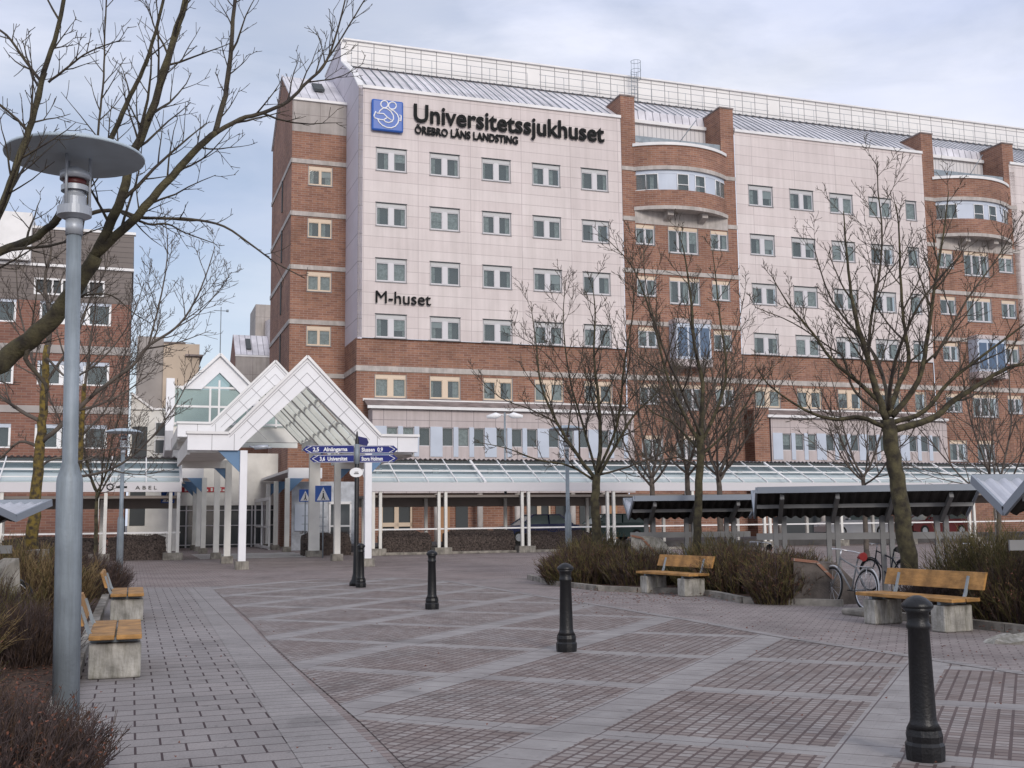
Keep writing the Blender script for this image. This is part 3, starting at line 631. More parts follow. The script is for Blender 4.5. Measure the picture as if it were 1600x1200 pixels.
def HL(s, y, z): return V((-9.69, 68, 0)) + U * s + W * y + V((0, 0, z))
t1 = fit(text_obj('name_lettering', 'Universitetssjukhuset', 1.6, M['letter'], HL(3.62, -.12, 27.45), AX, .05, bold=.03), 13.55, 1.62); t1.location = HL(3.62, -.14, 27.52)
tag(t1, 'large dark raised lettering reading Universitetssjukhuset along the pink wall', 'sign')
t2 = fit(text_obj('name_lettering', 'ÖREBRO LÄNS LANDSTING', .7, M['letter'], HL(3.68, -.12, 26.72), AX, .04, bold=.022), 7.15, .66)
tag(t2, 'small dark raised lettering reading ÖREBRO LÄNS LANDSTING under the big name', 'sign')
t3 = fit(text_obj('name_lettering', 'M-huset', 1.0, M['letter'], HL(1.15, -.12, 15.33), AX, .06, bold=0), 3.6, .78)
tag(t3, 'dark raised lettering reading M-huset between the lowest pink window rows', 'sign')
em = empty('emblem_sign', HL(.8, 0, 26.58), AX, label='square blue sign with white line emblem of two embracing figures', cat='sign')
mb = MB(); mb.box((0, -.3, 0), (2.1, -.06, 2.12)); mb.build('sign_box', M['blue'], em, bevel=.12)
def E_(x, y): sx = (x - 155) / 397; sy = (y - 125 - .085 * (x - 155)) / 400; return V((sx * 2.1, -.31, (1 - sy) * 2.12))
mb = MB()
def line(pts, r=.045): mb.tube([E_(*p) for p in pts], r, 6)
def circ(cx, cy, rx, ry, a0=0, a1=360, n=28): return [(cx + rx * cos(radians(a0 + (a1 - a0) * i / n)), cy + ry * sin(radians(a0 + (a1 - a0) * i / n))) for i in range(n + 1)]
line(circ(310, 203, 45, 45)); line(circ(410, 217, 48, 46))
line([(385, 265), (430, 285), (470, 325), (492, 380), (480, 435), (445, 480), (395, 500), (340, 495), (285, 470), (245, 430), (225, 385)])
line([(235, 320), (260, 280), (300, 250), (345, 258), (390, 290), (420, 340), (425, 385), (405, 420), (365, 435), (325, 425), (300, 400), (265, 398), (225, 390), (188, 378)])
line([(188, 378), (182, 345), (205, 295), (222, 320), (300, 322), (345, 365), (400, 405)])
line([(300, 400), (340, 375)]); line([(498, 335), (520, 342), (517, 410), (492, 402)])
mb.build('emblem_lines', M['signwhite'], em)
# ------------------------------------------------------------------ neighbouring buildings
pl0 = at(207, 819, 62); pl0.z = 0
lb = empty('brick_office_building', pl0, AX, label='brown brick office building with grey slatted top storey at the left edge', cat='building')
k62 = 62 / 60
hs = []
for z in (12.36, 9.03, 5.6):
    for a, b in ((-5.25, -1.5), (-10.2, -6.45), (-15, -11.4)): hs.append((a, b, z * k62, (z + 1.3) * k62))
mb = MB(); wall(mb, -22, -.45, 0, 14.05, 0, hs); mb.face([(-.45, 0, 0), (-.45, 12, 0), (-.45, 12, 14.05), (-.45, 0, 14.05)]); lw = mb.build('brick_wall', M['brick_far'], lb)
for h in hs:
    w0 = h[1] - h[0]; hh = h[3] - h[2]; q = MB(); q.box((h[0], .04, h[3] - .22), (h[1], .16, h[3]), 1); q.box((h[0], .04, h[2]), (h[1], .16, h[2] + .08))
    for i in range(4):
        x = h[0] + w0 * i / 3; q.box((max(h[0], x - .12), .04, h[2] + .08), (min(h[1], x + .12), .16, h[3] - .22), 0)
    q.box((h[0] + w0 * .55, .05, h[2] + .08), (h[0] + w0 * .68, .15, h[3] - .22), 1)
    q.box((h[0], .5, h[2]), (h[1], .52, h[3]), 2); wn = q.build('window', [M['signwhite'], M['bluepanel'], M['dark']], lw)
    q = MB(); q.face([(h[0], .1, h[2]), (h[1], .1, h[2]), (h[1], .1, h[3]), (h[0], .1, h[3])]); q.build('pane', M['glass'], wn)
mb = MB(); wall(mb, -22, -.45, 14.05, 16.0, 0, [(-5.6, -1.9, 14.4, 15.35)]); mb.box((-22, .0, 16.1), (-.4, 10, 18.15)); mb.face([(-.45, 0, 14.05), (-.45, 12, 14.05), (-.45, 12, 16), (-.45, 0, 16)]); tp = mb.build('slatted_storey', M['greyslat'], lb)
q = MB(); q.box((-5.6, -.02, 14.4), (-1.9, .08, 14.5)); q.box((-5.6, -.02, 15.25), (-1.9, .08, 15.35))
for x in (-5.6, -4.7, -4.2, -3.3, -2.8, -2.0): q.box((x, -.02, 14.5), (x + .1, .08, 15.25))
q.box((-5.6, .15, 14.4), (-1.9, .17, 15.35), 1); q.build('roof_window', [M['white'], M['dark']], tp)
mb = MB(); mb.box((-22, -.12, 16.0), (-.35, .3, 16.15)); mb.box((-22, -.08, 18.15), (-.3, .3, 18.3)); mb.build('coping', M['white'], lb)
mb = MB(); mb.box((-12, -.5, 16.2), (-5.8, 4, 18.9)); mb.build('penthouse', M['white'], lb)
mb = MB(); mb.box((-22, -.06, 10.75 * k62), (-.43, .0, 11.2 * k62)); mb.box((-22, -.06, 7.75), (-.43, 0, 8.15)); mb.build('render_band', M['creamgrey'], lb)
# small sign on it
p = at(32, 628, 61.4)
sg = empty('oval_wall_sign', p, AX, label='dark oval sign with white figures above a small green plate on brown brick', cat='sign')
q = MB(); q.prism([(.95 * cos(a * pi / 12), 0, .42 * sin(a * pi / 12)) for a in range(24)], (0, .1, 0)); q.build('sign_board', M['letter'], sg)
q = MB(); q.box((-.55, -.03, -.12), (-.05, -.005, .3)); q.box((.3, -.03, -.1), (.5, -.005, .2)); q.torus((.12, -.02, .05), .13, .04, 'y', 16, 4); q.build('figure', M['signwhite'], sg)
q = MB(); q.box((-.5, 0, -.82), (.45, .08, -.5)); gpn = q.build('name_plate', M['greenplate'], sg)
q = MB()
for i in range(9): q.box((-.42 + i * .09, -.02, -.7), (-.36 + i * .09, 0, -.62 + .03 * (i % 3 == 0)))
q.build('plate_marks', M['signwhite'], gpn)
def block(name, px0, px1, ytop, Yd, label, m_, depth=12, rot=AX, cat='building', side=None):
    a = at(px0, 819, Yd); a.z = 0; top = at(px0, ytop, Yd).z; wd = at(px1, 819, Yd).x - a.x
    e = empty(name, a, rot, label=label, cat=cat); q = MB(); q.box((0, 0, 0), (wd / cos(rot), depth, top)); q.build('wall', m_, e); return e, wd / cos(rot), top
e, wd, top = block('cream_office_block', 248, 300, 536, 95, 'plain cream rendered block rising behind the white pavilion', M['cream'])
q = MB(); q.box((-2.2, .5, 0), (0, 10, top + .6)); q.build('grey_stair_shaft', M['creamgrey'], e)
q = MB(); q.box((wd - 1.2, -.3, top - 1.1), (wd + .3, 10, top - .95)); q.box((0, -.1, top), (wd - 1.2, 12.1, top + .12)); q.build('roof_edge', M['brownroof'], e)
e, wd, top = block('white_annex_house', 199, 272, 640, 64, 'low white rendered house with two stacked windows beside the entrance pavilion', M['offwhite'], 8)
q = MB(); q.prism([(0, -.12, top), (1.2, -.12, top), (0, -.12, top + .9)], (0, 5, 0)); q.build('sloped_parapet', M['offwhite'], e)
q = MB(); q.bar((0, -.15, top + .95), (1.25, -.15, top + .02), .2, .12); q.box((1.2, -.1, top), (wd, 8.1, top + .12)); q.build('coping', M['white'], e)
for zz in (670, 697):
    z = at(240, zz, 64).z; q = MB(); q.box((1.35, -.06, z - .45), (2.3, .02, z + .45)); f_ = q.build('window', M['white'], e)
    q = MB(); q.box((1.42, -.08, z - .38), (2.23, -.061, z + .38)); q.build('pane', M['glassdark'] if 'glassdark' in M else M['dark'], f_)
q = MB(); q.box((.1, -.05, 1.5), (.95, .01, top - 1)); q.build('glass_strip', M['dark'], e)
# distant ward wing between the gables and the brick stair wing
dw = at(362, 819, 112); dw.z = 0
e = empty('distant_ward_wing', dw, AX, label='distant grey panelled hospital wing with metal roof seen above the white gables', cat='building')
q = MB(); q.box((0, 0, 0), (3.6, 9, 15)); q.build('brick_wall', M['brick'], e)
q = MB(); q.box((.05, -.05, 15.0), (3.6, .2, 18.7)); q.build('panel_wall', M['greypanel'], e)
q = MB(); q.face([(0, -.05, 18.8), (3.6, -.05, 18.8), (3.6, 3, 21.4), (0, 3, 21.4)]); q.prism([(-.02, 0, 15), (-.02, 6, 15), (-.02, 6, 19), (-.02, 3, 21.4), (-.02, 0, 18.8)], (.05, 0, 0), 1); q.box((0, -.12, 18.65), (3.6, .1, 18.82), 2); rr = q.build('metal_roof', [M['metalroof'], M['brick_far'], M['white']], e)
q = MB(); q.prism([(1.2, .7, 19.5), (1.7, .7, 19.5), (1.7, 2.2, 20.8), (1.2, 2.2, 20.8)], (0, -.1, .1)); q.build('skylight', M['dark'], rr)
q = MB(); q.box((3.6, -4, 0), (5.2, 10, 20.0)); q.prism([(3.6, -4, 20), (3.6, 10, 20), (3.6, 10, 24), (3.6, 0, 22.8)], (3, 0, 0)); q.build('pale_end_wall', M['pale'], e)
q = MB(); q.box((2.6, 6, 18), (8, 12, 25.4)); q.build('roof_plant_room', M['greypanel'], e)
# ------------------------------------------------------------------ entrance canopy (local x=19deg axis, y back)
PC = V((-9.36, 38.23, 0))
can = empty('entrance_canopy', PC, AX, label='white gabled entrance canopy with glass roof standing on white square posts', cat='canopy')
def gable_frame(y, z0, name='gable_frame', par=can, full=True):
    """flat wings + gable, z0 = top of the side beam"""
    zt = z0; zb = z0 - .57; c = 2.15; pk = z0 + 2.78; hw = 2.66
    out_ = [(-1.9, zb), (-1.9, zt), (c - hw, zt), (c, pk), (c + hw, zt), (6.22, zt), (6.22, zb), (4.45, zb), (c + 2.03, zb + .28), (c, pk - 1.03), (c - 2.03, zb + .28), (-.15, zb)]
    out_ = [(-1.9, zb), (-1.9, zt), (c - hw, zt), (c, pk), (c + hw, zt), (6.22, zt), (6.22, zb), (4.5, zb), (4.22, zb + .33), (c, pk - 1.03), (.08, zb + .33), (-.2, zb)]
    q = MB(); q.prism([(x, y, z) for x, z in out_], (0, .34, 0)); f_ = q.build(name, M['whitepanel'], par)
    q = MB()   # joints
    for s_ in (-1, 1):
        for k in range(1, 5):
            t_ = k / 5.0; ox, oz = c + s_ * hw * (1 - t_), zt + (pk - zt) * t_; d = .74
            q.bar((ox - s_ * .05, y - .002, oz - .07), (ox - s_ * d, y - .002, oz - d), .012, .02)
        q.bar((c + s_ * hw, y - .004, zt - .12), (c, y - .004, pk - .16), .012, .015)
        q.bar((c + s_ * (hw - .38), y - .004, zt - .15), (c, y - .004, pk - .53 - .02), .012, .015)
    for x in (-1.1, -.35, 4.7, 5.45): q.box((x, y - .006, zb), (x + .018, y, zt))
    q.build('panel_joint', M['joint'], f_)
    q = MB(); cap = [(-1.95, zt), (c - hw - .02, zt), (c, pk + .02), (c + hw + .02, zt), (6.27, zt)]
    for i in range(4):
        a, b = cap[i], cap[i + 1]; q.bar((a[0], y + .15, a[1] + .03), (b[0], y + .15, b[1] + .03), .46, .09)
    q.build('edge_cap', M['white'], f_)
    return f_
M['joint'] = mat('panel_joint', (.30, .30, .31), .7)
gable_frame(0, 4.67); gable_frame(9.4, 5.83)
def glass_bay(y0, y1, z0, nraf):
    c = 2.15; pk = z0 + 2.6; hw = 2.5
    for s_ in (-1, 1):
        q = MB(); q.face([(c + s_ * hw, y0, z0), (c + s_ * hw, y1, z0), (c, y1, pk), (c, y0, pk)]); q.build('roof_glass', M['roofglass'], can)
        q = MB()
        for i in range(nraf + 1):
            y = y0 + (y1 - y0) * i / nraf; wd_ = .36 if i % 2 == 0 else .07; q.bar((c + s_ * hw, y, z0 - .1), (c, y, pk - .1), .2, wd_, up=(0, 1, 0))
        for t_ in (.02, .34, .67, .98):
            q.bar((c + s_ * hw * (1 - t_), y0, z0 + (pk - z0) * t_ - .05), (c + s_ * hw * (1 - t_), y1, z0 + (pk - z0) * t_ - .05), .07, .09)
        q.build('rafter_frame', M['offwhite'], can)
    # flat side wings: slab, soffit and back-running fascia
    for a, b in ((-1.85, -.3), (4.6, 6.2)):
        q = MB(); q.box((a, y0, z0 - .5), (b, y1, z0 - .1)); q.box((a - .04 if a < 0 else b - .06, y0, z0 - .57), ((a + .06) if a < 0 else b + .03, y1, z0)); q.build('side_wing', M['offwhite'], can)
glass_bay(.6, 9.2, 4.55, 6); glass_bay(9.94, 18.2, 5.75, 6)
def post(x, y, h, wdt=.24, foot=True):
    q = MB(); q.box((x - wdt / 2, y - .13, .28), (x + wdt / 2, y + .13, h)); p_ = q.build('post', M['offwhite'] if y > 3 else M['whitepanel'], can, bevel=.01)
    q = MB(); q.box((x - wdt / 2 - .1, y - .22, 0), (x + wdt / 2 + .1, y + .22, .28)); q.build('post_foot', M['oldcon'], p_)
    return p_
for x in (0, 4.4):
    for i, y in enumerate((.15, 6.4, 12.5, 22.0, 27.0, 31.0)):
        h = 4.1 if y < 9 else 5.25 if y < 20 else 4.0
        post(x, y, h, .5 if (x > 2 and i == 2) else .25)
        sx_ = -1 if x == 0 else 1
        q = MB(); b0 = x + sx_ * .13
        q.prism([(b0, y - .03, h), (b0 + sx_ * .75, y - .03, h), (b0, y - .03, h - .75)], (0, .06, 0))
        br_ = q.build('corner_bracket', M['postblue'], can)
q = MB(); q.tube([(.35, -.1, 4.2), (.8, -.25, 4.22)], .08, 10); q.tube([(.2, .1, 4.25), (.35, -.1, 4.2)], .035, 6); q.lathe([(.09, 0), (.12, .05)], (.82, -.26, 4.16), 10); q.build('floodlight', M['alu'], can)
# glazed pavilion behind, with its gable
pv = empty('glazed_pavilion', PC + W * 19.5, AX, label='white framed glazed gable pavilion behind the canopy with a pointed roof', cat='building')
q = MB(); c = .5; hw = 2.7; zp = 10.3; ze = zp - 2.6
q.prism([(c - 1.8, 0, 8.5), (c, 0, 10.3), (c + 3.0, 0, 7.3), (c + 2.1, 0, 7.3), (c, 0, 9.4), (c - .9, 0, 8.5)], (0, .4, 0)); fr = q.build('gable_panel', M['whitepanel'], pv)
q = MB()
q.bar((c, .1, 10.36), (c - 1.9, .1, 8.46), .6, .13); q.bar((c, .1, 10.36), (c + 3.1, .1, 7.26), .6, .13)
q.build('edge_cap', M['white'], fr)
q = MB()
for z in (6.65, 7.55, 8.55): q.box((-1.8, .1, z), (5, .2, z + .11))
for x in (-1.8, 0.0, .45, 1.9, 3.4): q.box((x, .08, 6.6), (x + .1, .2, 8.6))
q.box((.45, .08, 8.6), (.55, .2, zp - 1.3)); q.build('glazing_bars', M['white'], pv)
q = MB(); q.face([(-1.75, .15, 6.6), (5, .15, 6.6), (5, .15, 8.6), (-1.75, .15, 8.6)]); q.face([(c - .9, .15, 8.6), (c + .9, .15, 8.6), (c, .15, 9.45)]); q.build('glass_pane', M['clearglass'], pv)
q = MB(); q.box((-2.15, -.25, 5.3), (-1.75, .3, 9.0)); q.prism([(-2.15, -.25, 5.3), (-1.75, -.25, 5.3), (-1.75, 3, 4.3), (-2.15, 3, 4.3)], (0, 0, 1)); q.build('corner_pier', M['whitepanel'], pv)
q = MB(); q.box((-1.9, .25, 5.8), (5.2, .6, 6.6)); q.box((-2, 4.5, 5.8), (5.2, 4.7, 9)); q.build('floor_slab', M['offwhite'], pv)
q = MB()
for s_ in (-1, 1): q.face([(c, .4, zp - .05), (c, 6, zp - .05), (c + s_ * hw, 6, ze), (c + s_ * hw, .4, ze)])
q.build('roof_glass', M['roofglass'], pv)
q = MB(); q.tube([(c, .1, zp), (c, .1, zp + 2.6)], .025, 5); q.tube([(c - .35, .1, zp + 2.4), (c + .35, .1, zp + 2.4)], .02, 4); q.lathe([(.06, 0), (.06, .12)], (c + .33, .1, zp + 2.35), 8); q.build('antenna', M['galv'], pv)
# entrance hall front at the end of the canopy
eh = empty('entrance_hall_front', PC + W * 36, AX, label='glazed hall front with red sign strip and dark doors at the end of the canopy', cat='entrance')
q = MB(); q.box((-3.4, 0, 2.75), (5.6, .3, 6.2)); q.build('wall_panel', M['offwhite'], eh)
q = MB(); q.box((-.6, -.04, 3.62), (2.4, 0, 3.95)); sgn = q.build('sign_strip', M['red'], eh)
q = MB()
for x in (-.4, .15, .7, 1.25, 1.8): q.box((x, -.06, 3.68), (x + .12, -.041, 3.9)); q.box((x + .2, -.06, 3.68), (x + .38, -.041, 3.8))
q.build('sign_marks', M['offwhite'], sgn)
q = MB(); q.box((-3.4, .2, 0), (5.6, .3, 2.75)); q.build('glass_doors', M['glassdark'], eh)
q = MB()
for x in (-3.4, -2.4, -1.3, -.3, .6, 1.5, 2.3, 3.1, 3.9, 4.7, 5.5): q.box((x, .08, 0), (x + .09, .19, 2.75))
for z in (.15, 1.4, 2.4): q.box((-3.4, .1, z), (5.6, .17, z + .06))
q.build('door_frame', M['winwhite'], eh)
q = MB(); q.box((4.0, -9, 0), (4.1, -8.85, 2.9)); q.box((4.0, -5, 0), (4.1, -4.85, 2.9)); q.box((4.0, -1, 0), (4.1, -.85, 2.9)); q.box((4.0, -9, 2.9), (4.1, -.85, 3.1)); q.box((4.0, -9, 1.3), (4.1, -.85, 1.4)); q.box((4.0, -9, .05), (4.1, -.85, .2)); q.build('side_frame', M['white'], eh)
pw = empty('poster_wall', PC + W * 23.5, AX, label='grey wall with a pale poster and glazed door behind the right canopy posts', cat='wall')
q = MB(); q.box((5.0, 1.0, 0), (8.6, 1.2, 3.9)); q.build('wall_slab', M['poster'], pw)
q = MB(); q.box((5.15, .9, 1.1), (5.9, .99, 2.6)); q.build('poster', M['bluepanel'], pw)
q = MB(); q.box((7.2, .9, .1), (8.3, .98, 2.6)); dr_ = q.build('glazed_door', M['glassdark'], pw)
q = MB(); q.box((7.1, .86, .05), (7.2, .99, 2.7)); q.box((8.3, .86, .05), (8.4, .99, 2.7)); q.box((7.2, .86, 1.3), (8.3, .99, 1.4)); q.box((7.1, .86, 2.6), (8.4, .99, 2.75)); q.build('door_frame', M['white'], dr_)
for a, b in ((-1.9, -.05), (4.45, 6.3)): q = MB(); q.box((a, 22.0, 4.0), (b, 22.3, 4.57)); q.box((a, 22.3, 4.35), (b, 35.8, 4.5)); q.build('low_side_roof', M['whitepanel'], can)
for yy, zz in ((6.4, 4.1), (12.5, 5.25)):
    for a, b in ((-1.8, .1), (4.3, 6.15)): q = MB(); q.box((a, yy - .12, zz - .32), (b, yy + .12, zz)); q.build('cross_beam', M['offwhite'], can)
# ------------------------------------------------------------------ covered walkways
PW_ = gp(690, 866); PW_.z = 0
def walkway(s0, s1, posts, label, doorz=False):
    e = empty('covered_walkway', PW_ + U * s0, AX, label=label, cat='covered walkway'); Ln = s1 - s0
    q = MB(); q.box((0, 0, 3.0), (Ln, .35, 3.42)); q.box((0, .35, 3.38), (Ln, .6, 3.42)); q.build('front_beam', M['winwhite'], e)
    q = MB(); q.box((0, .36, 2.72), (Ln, 3.2, 2.84)); q.box((0, 3.2, 2.3), (Ln, 3.32, 2.84)); q.build('ceiling', M['darkgap'] if 0 else M['soffit'], e)
    q = MB(); q.face([(0, .5, 3.45), (Ln, .5, 3.45), (Ln, 3.2, 4.68), (0, 3.2, 4.68)]); q.build('sloping_glass', M['roofglass'], e)
    n = max(2, round(Ln / 1.45)); q = MB()
    for i in range(n + 1):
        x = Ln * i / n; q.bar((x, .5, 3.47), (x, 3.2, 4.7), .12 if i % 4 == 0 else .05, .08)
    for y, z in ((1.0, 3.7), (1.75, 4.06), (2.6, 4.44)): q.box((0, y, z - .03), (Ln, y + .05, z + .03))
    q.build('glazing_bars', M['white'], e)
    q = MB()   # pipes and trays seen through the glass
    for j in range(int(Ln / 2.9)): q.box((j * 2.9 + .7, 2.2, 3.95), (j * 2.9 + 1.0, 2.3, 4.2))
    q.build('cable_box', M['galv'], e)
    for ta, tb, mm in ((.0, .17, M['darkglass']), (.17, .26, M['offwhite']), (.26, .6, M['whitepanel']), (.6, .69, M['darkglass']), (.69, .8, M['winwhite']), (.8, 1.0, M['darkglass'])):
        q = MB(); ya, yb = .75 + 2.4 * ta, .75 + 2.4 * tb; za, zb = 3.2 + 1.22 * ta, 3.2 + 1.22 * tb; q.face([(0, ya, za), (Ln, ya, za), (Ln, yb, zb), (0, yb, zb)]); q.build('inner_panel', mm, e)
    # corrugated top
    q = MB(); pitch = .26; k = int(Ln / pitch * 4); pr = []
    for i in range(k + 1): x = i * pitch / 4; pr.append((x, .045 * sin(2 * pi * i / 4 + .4)))
    for i in range(k):
        (a, za), (b, zb) = pr[i], pr[i + 1]; q.face([(a, 3.05, 4.72 + za), (b, 3.05, 4.72 + zb), (b, 5.6, 4.4 + zb), (a, 5.6, 4.4 + za)])
    q.build('corrugated_roof', M['galvroof'], e)
    q = MB(); q.box((0, 3.08, 4.56), (Ln, 3.16, 4.67)); q.build('roof_edge_shadow_strip' if 0 else 'roof_edge', M['darkroof'], e)  # dark strip painting in the shadow under the corrugated edge
    for x in posts:
        x = x - s0
        for dx in (-.22, .12):
            q = MB(); q.box((x + dx, .05, .3), (x + dx + .14, .2, 3.0)); p_ = q.build('post', M['offwhite'], e)
        q = MB(); q.box((x - .42, -.2, 0), (x + .42, .5, .32)); q.build('post_foot', M['oldcon'], e)
    q = MB(); q.box((0, .1, 1.17), (Ln, .16, 1.24))
    q.build('rail', M['white'], e)
    each('back_post', M['offwhite'], e, [((x - s0 - .1, 3.0, 0), (x - s0 + .05, 3.15, 2.8)) for x in posts])
    return e
M['darkglass'] = mat('blue_grey_panel', (.11, .145, .17), .5, noise=.15, nscale=.8)
M['soffit'] = mat('walkway_soffit', (.25, .22, .2), .8)
walkway(-24, -12.0, (-15.35, -12.3, -19.5, -23.5), 'covered walkway with glazed slope and lettered beam left of the gabled canopy')
walkway(-3.43, 62, [-3.15, .05, 4.3, 8.9, 13.4, 18, 22.5, 27, 31.5, 36, 40.5, 45], 'long covered walkway with glazed slope right of the gabled canopy')
t4 = fit(text_obj('beam_lettering', 'A B E L', .3, M['letter'], PW_ + U * -13.95 + W * -.02 + V((0, 0, 3.11)), AX, .01), .9, .15)
tag(t4, 'small spaced dark letters on the white beam of the left walkway', 'sign')
q = MB(); q.torus((0, 0, 0), .13, .025, 'y', 14, 4); q.box((-.45, -.01, .06), (-.2, .01, .1)); q.box((.25, -.01, -.05), (.7, .01, .03)); o = q.build('beam_emblem', M['letter'], None, PW_ + U * -15.0 + W * -.02 + V((0, 0, 3.22)), AX)
tag(o, 'small dark round mark beside the letters on the left walkway beam', 'sign')
# pedestrian signs
def ped_sign(loc, size, label, pole=0):
    e = empty('pedestrian_sign', loc, AX * .5, label=label, cat='sign'); q = MB(); q.box((-size / 2, -.02, 0), (size / 2, .02, size)); b_ = q.build('sign_plate', M['blue'], e, bevel=.01)
    q = MB(); q.prism([(-size * .4, -.021, size * .08), (size * .4, -.021, size * .08), (0, -.021, size * .9)], (0, -.006, 0)); q.build('white_triangle', M['signwhite'], b_)
    q = MB(); q.tube([(0, -.03, size * .55), (0, -.03, size * .35)], size * .04, 6); q.tube([(0, -.03, size * .35), (-size * .1, -.03, size * .13)], size * .03, 5); q.tube([(0, -.03, size * .35), (size * .1, -.03, size * .13)], size * .03, 5); q.lathe([(.001, -.03), (.03, 0), (.001, .03)], (0, -.03, size * .63), 8); q.build('walking_figure', M['letter'], b_)
    if pole:
        q = MB(); q.tube([(0, .04, -loc[2]), (0, .04, size)], .03, 8)
        for z in (-.7, -1.1): q.box((-.16, .03, z), (.16, .06, z + .03))
        q.build('pole', M['galv'], e)
    return e
p = at(262, 786, 51.5); ped_sign(p, .6, 'blue square crossing sign hung under the left walkway beam')
p = at(505, 784, 49.5); ped_sign(p, .72, 'blue square crossing sign on a thin pole behind the canopy posts', 1)
p = at(477, 784, 54); ped_sign(p, .6, 'blue square crossing sign partly hidden by the widest canopy post', 1)
# ------------------------------------------------------------------ hedges
def hedge(s0, s1, d, h, dep, label, seed):
    rr = random.Random(seed)
    q = MB(); Ln = s1 - s0; nx = max(4, int(Ln / .35)); prof = [(-.05, .0), (-.0, .5), (.08, .85), (.3, 1), (.7, 1), (.95, .8), (1, 0)]
    g = []
    for i in range(nx + 1):
        row = []
        ee = min(1, min(i, nx - i) / 1.5 + .35)
        for y, z in prof: row.append((Ln * i / nx + rr.uniform(-.06, .06), y * dep + rr.uniform(-.06, .06), max(0, z * h * (.85 + .15 * ee) + rr.uniform(-.07, .07) * (z > 0))))
        g.append(row)
    for i in range(nx):
        for j in range(len(prof) - 1): q.face([g[i][j], g[i + 1][j], g[i + 1][j + 1], g[i][j + 1]], 0, True)
    for i in (0, nx): q.face(g[i] if i else g[i][::-1])
    for i in range(int(Ln * 130)):
        x = rr.uniform(-.05, Ln + .05); t_ = rr.random(); y, z = (-.04, rr.uniform(.1, h)) if t_ < .6 else (rr.uniform(0, dep), h)
        d_ = V((rr.uniform(-.09, .09), rr.uniform(-.12, -.0), rr.uniform(.02, .16))); a = V((x, y, z)); q.tube([a, a + d_], [.008, .004], 3, 1, False)
    tag(q.build('clipped_hedge', [M['hedge'], M['twigpurple']], None, PW_ + U * s0 + W * d, AX), label, 'hedge', 'clipped hedges along the walkway rail')
hedge(-19.3, -15.6, .7, 1.05, 1.1, 'dark clipped hedge under the left walkway between its two left post pairs', 1)
hedge(-15.0, -12.6, .7, 1.08, 1.1, 'dark clipped hedge under the left walkway beside the crossing sign', 2)
hedge(-2.7, -.35, .7, 1.1, 1.1, 'clipped brown hedge right of the first canopy side post pair', 3)
hedge(.5, 4.0, .7, 1.12, 1.2, 'long pinkish brown clipped hedge between two walkway post pairs', 4)
hedge(4.7, 8.2, .7, 1.0, 1.1, 'dark low hedge in front of the parked blue car', 5)
hedge(-6.3, -4.0, 2.0, 1.05, 1.1, 'clipped hedge seen between the canopy posts', 6)
kerb([tuple((PW_ + U * a + W * .25)[:2]) for a in (-2.8, 3, 9, 16)], '')
# ------------------------------------------------------------------ bollards
PROF = [(.145, 0), (.15, .06), (.15, .1), (.135, .12), (.14, .16), (.13, .2), (.105, .24), (.098, .27), (.082, .84), (.09, .85), (.094, .865), (.09, .88), (.083, .89), (.086, .955), (.118, .985), (.123, 1.0), (.11, 1.02), (.07, 1.05), (.03, 1.065), (.004, 1.068)]
bpos = [((-3.74, 27.17), 'black bollard nearest the finger post, farthest from the viewer'), ((-1.5, 20.31), 'black bollard second farthest, in front of the walkway posts'), ((.63, 13.67), 'black bollard in the middle of the plaza before the bushes'), ((2.7, 7.49), 'largest black bollard in the foreground before the right bench')]
b0 = None
for (x, y), lab in bpos:
    if b0 is None:
        b0 = empty('bollard', (x, y, 0)); PROF = [(a_ * .85, b_) for a_, b_ in PROF]; q = MB(); q.lathe(PROF[5:15], (0, 0, 0), 28); q.build('shaft', M['blackpaint'], b0)
        q = MB(); q.lathe(PROF[:6], (0, 0, 0), 12, smooth=False); q.build('base', M['blackpaint'], b0)
        q = MB(); q.lathe(PROF[14:], (0, 0, 0), 28); q.build('cap', M['blackpaint'], b0); o = b0
    else: o = copy_tree(b0)
    o.location = (x, y, 0); tag(o, lab, 'bollard', 'black bollards in a row across the plaza')
# ------------------------------------------------------------------ finger post
fpst = empty('finger_post', (-3.96, 27.9, 0), 0, label='black finger post with four blue arrow signs and an oval white plate', cat='signpost')
q = MB(); q.lathe([(.17, 0), (.17, .08), (.12, .16), (.085, .3), (.07, .9), (.06, 1.1), (.058, 3.3), (.05, 3.32), (.05, 3.66), (.03, 3.72), (.02, 3.85), (.002, 3.9)], (0, 0, 0), 16); q.build('pole', M['blackpaint'], fpst)
def arrow(z, s_, ln, txt, rot=0):
    q = MB(); a = .08 * s_; b = a + (ln - .12) * s_; h = .1
    q.prism([(a, -.015, z - h), (b, -.015, z - h), (b + .12 * s_, -.015, z), (b, -.015, z + h), (a, -.015, z + h)], (0, .03, 0)); o = q.build('arrow_sign', M['signblue'], fpst)
    o.rotation_euler.z = rot
    q = MB(); k = .012
    for p_, r_ in (((b - .1 * s_, z + h * .8), (b + .05 * s_, z)), ((b + .05 * s_, z), (b - .1 * s_, z - h * .8))): q.bar((p_[0], -.02, p_[1]), (r_[0], -.02, r_[1]), .012, .022, up=(0, 1, 0))
    for zz in (z + h - .012, z - h + .012): q.box((min(a, b), -.02, zz - .004), (max(a, b), -.016, zz + .004))
    q.build('arrow_border', M['signwhite'], o)
    t = text_obj('sign_text', txt, .14, M['signwhite'], (0, -.02, z - .05), 0, .002, bold=.004); wdt = ln - .42; fit(t, wdt, .115 if 0 else None)
    t.location = (a + .04 if s_ > 0 else b + .14, -.02, z - .05); t.parent = o
arrow(3.43, -1, 1.3, '2,5   Alnängarna'); arrow(3.19, -1, 1.12, '3,6  Universitet'); arrow(3.41, 1, .96, 'Slussen  0,9'); arrow(3.18, 1, .96, 'Stora Holmen')
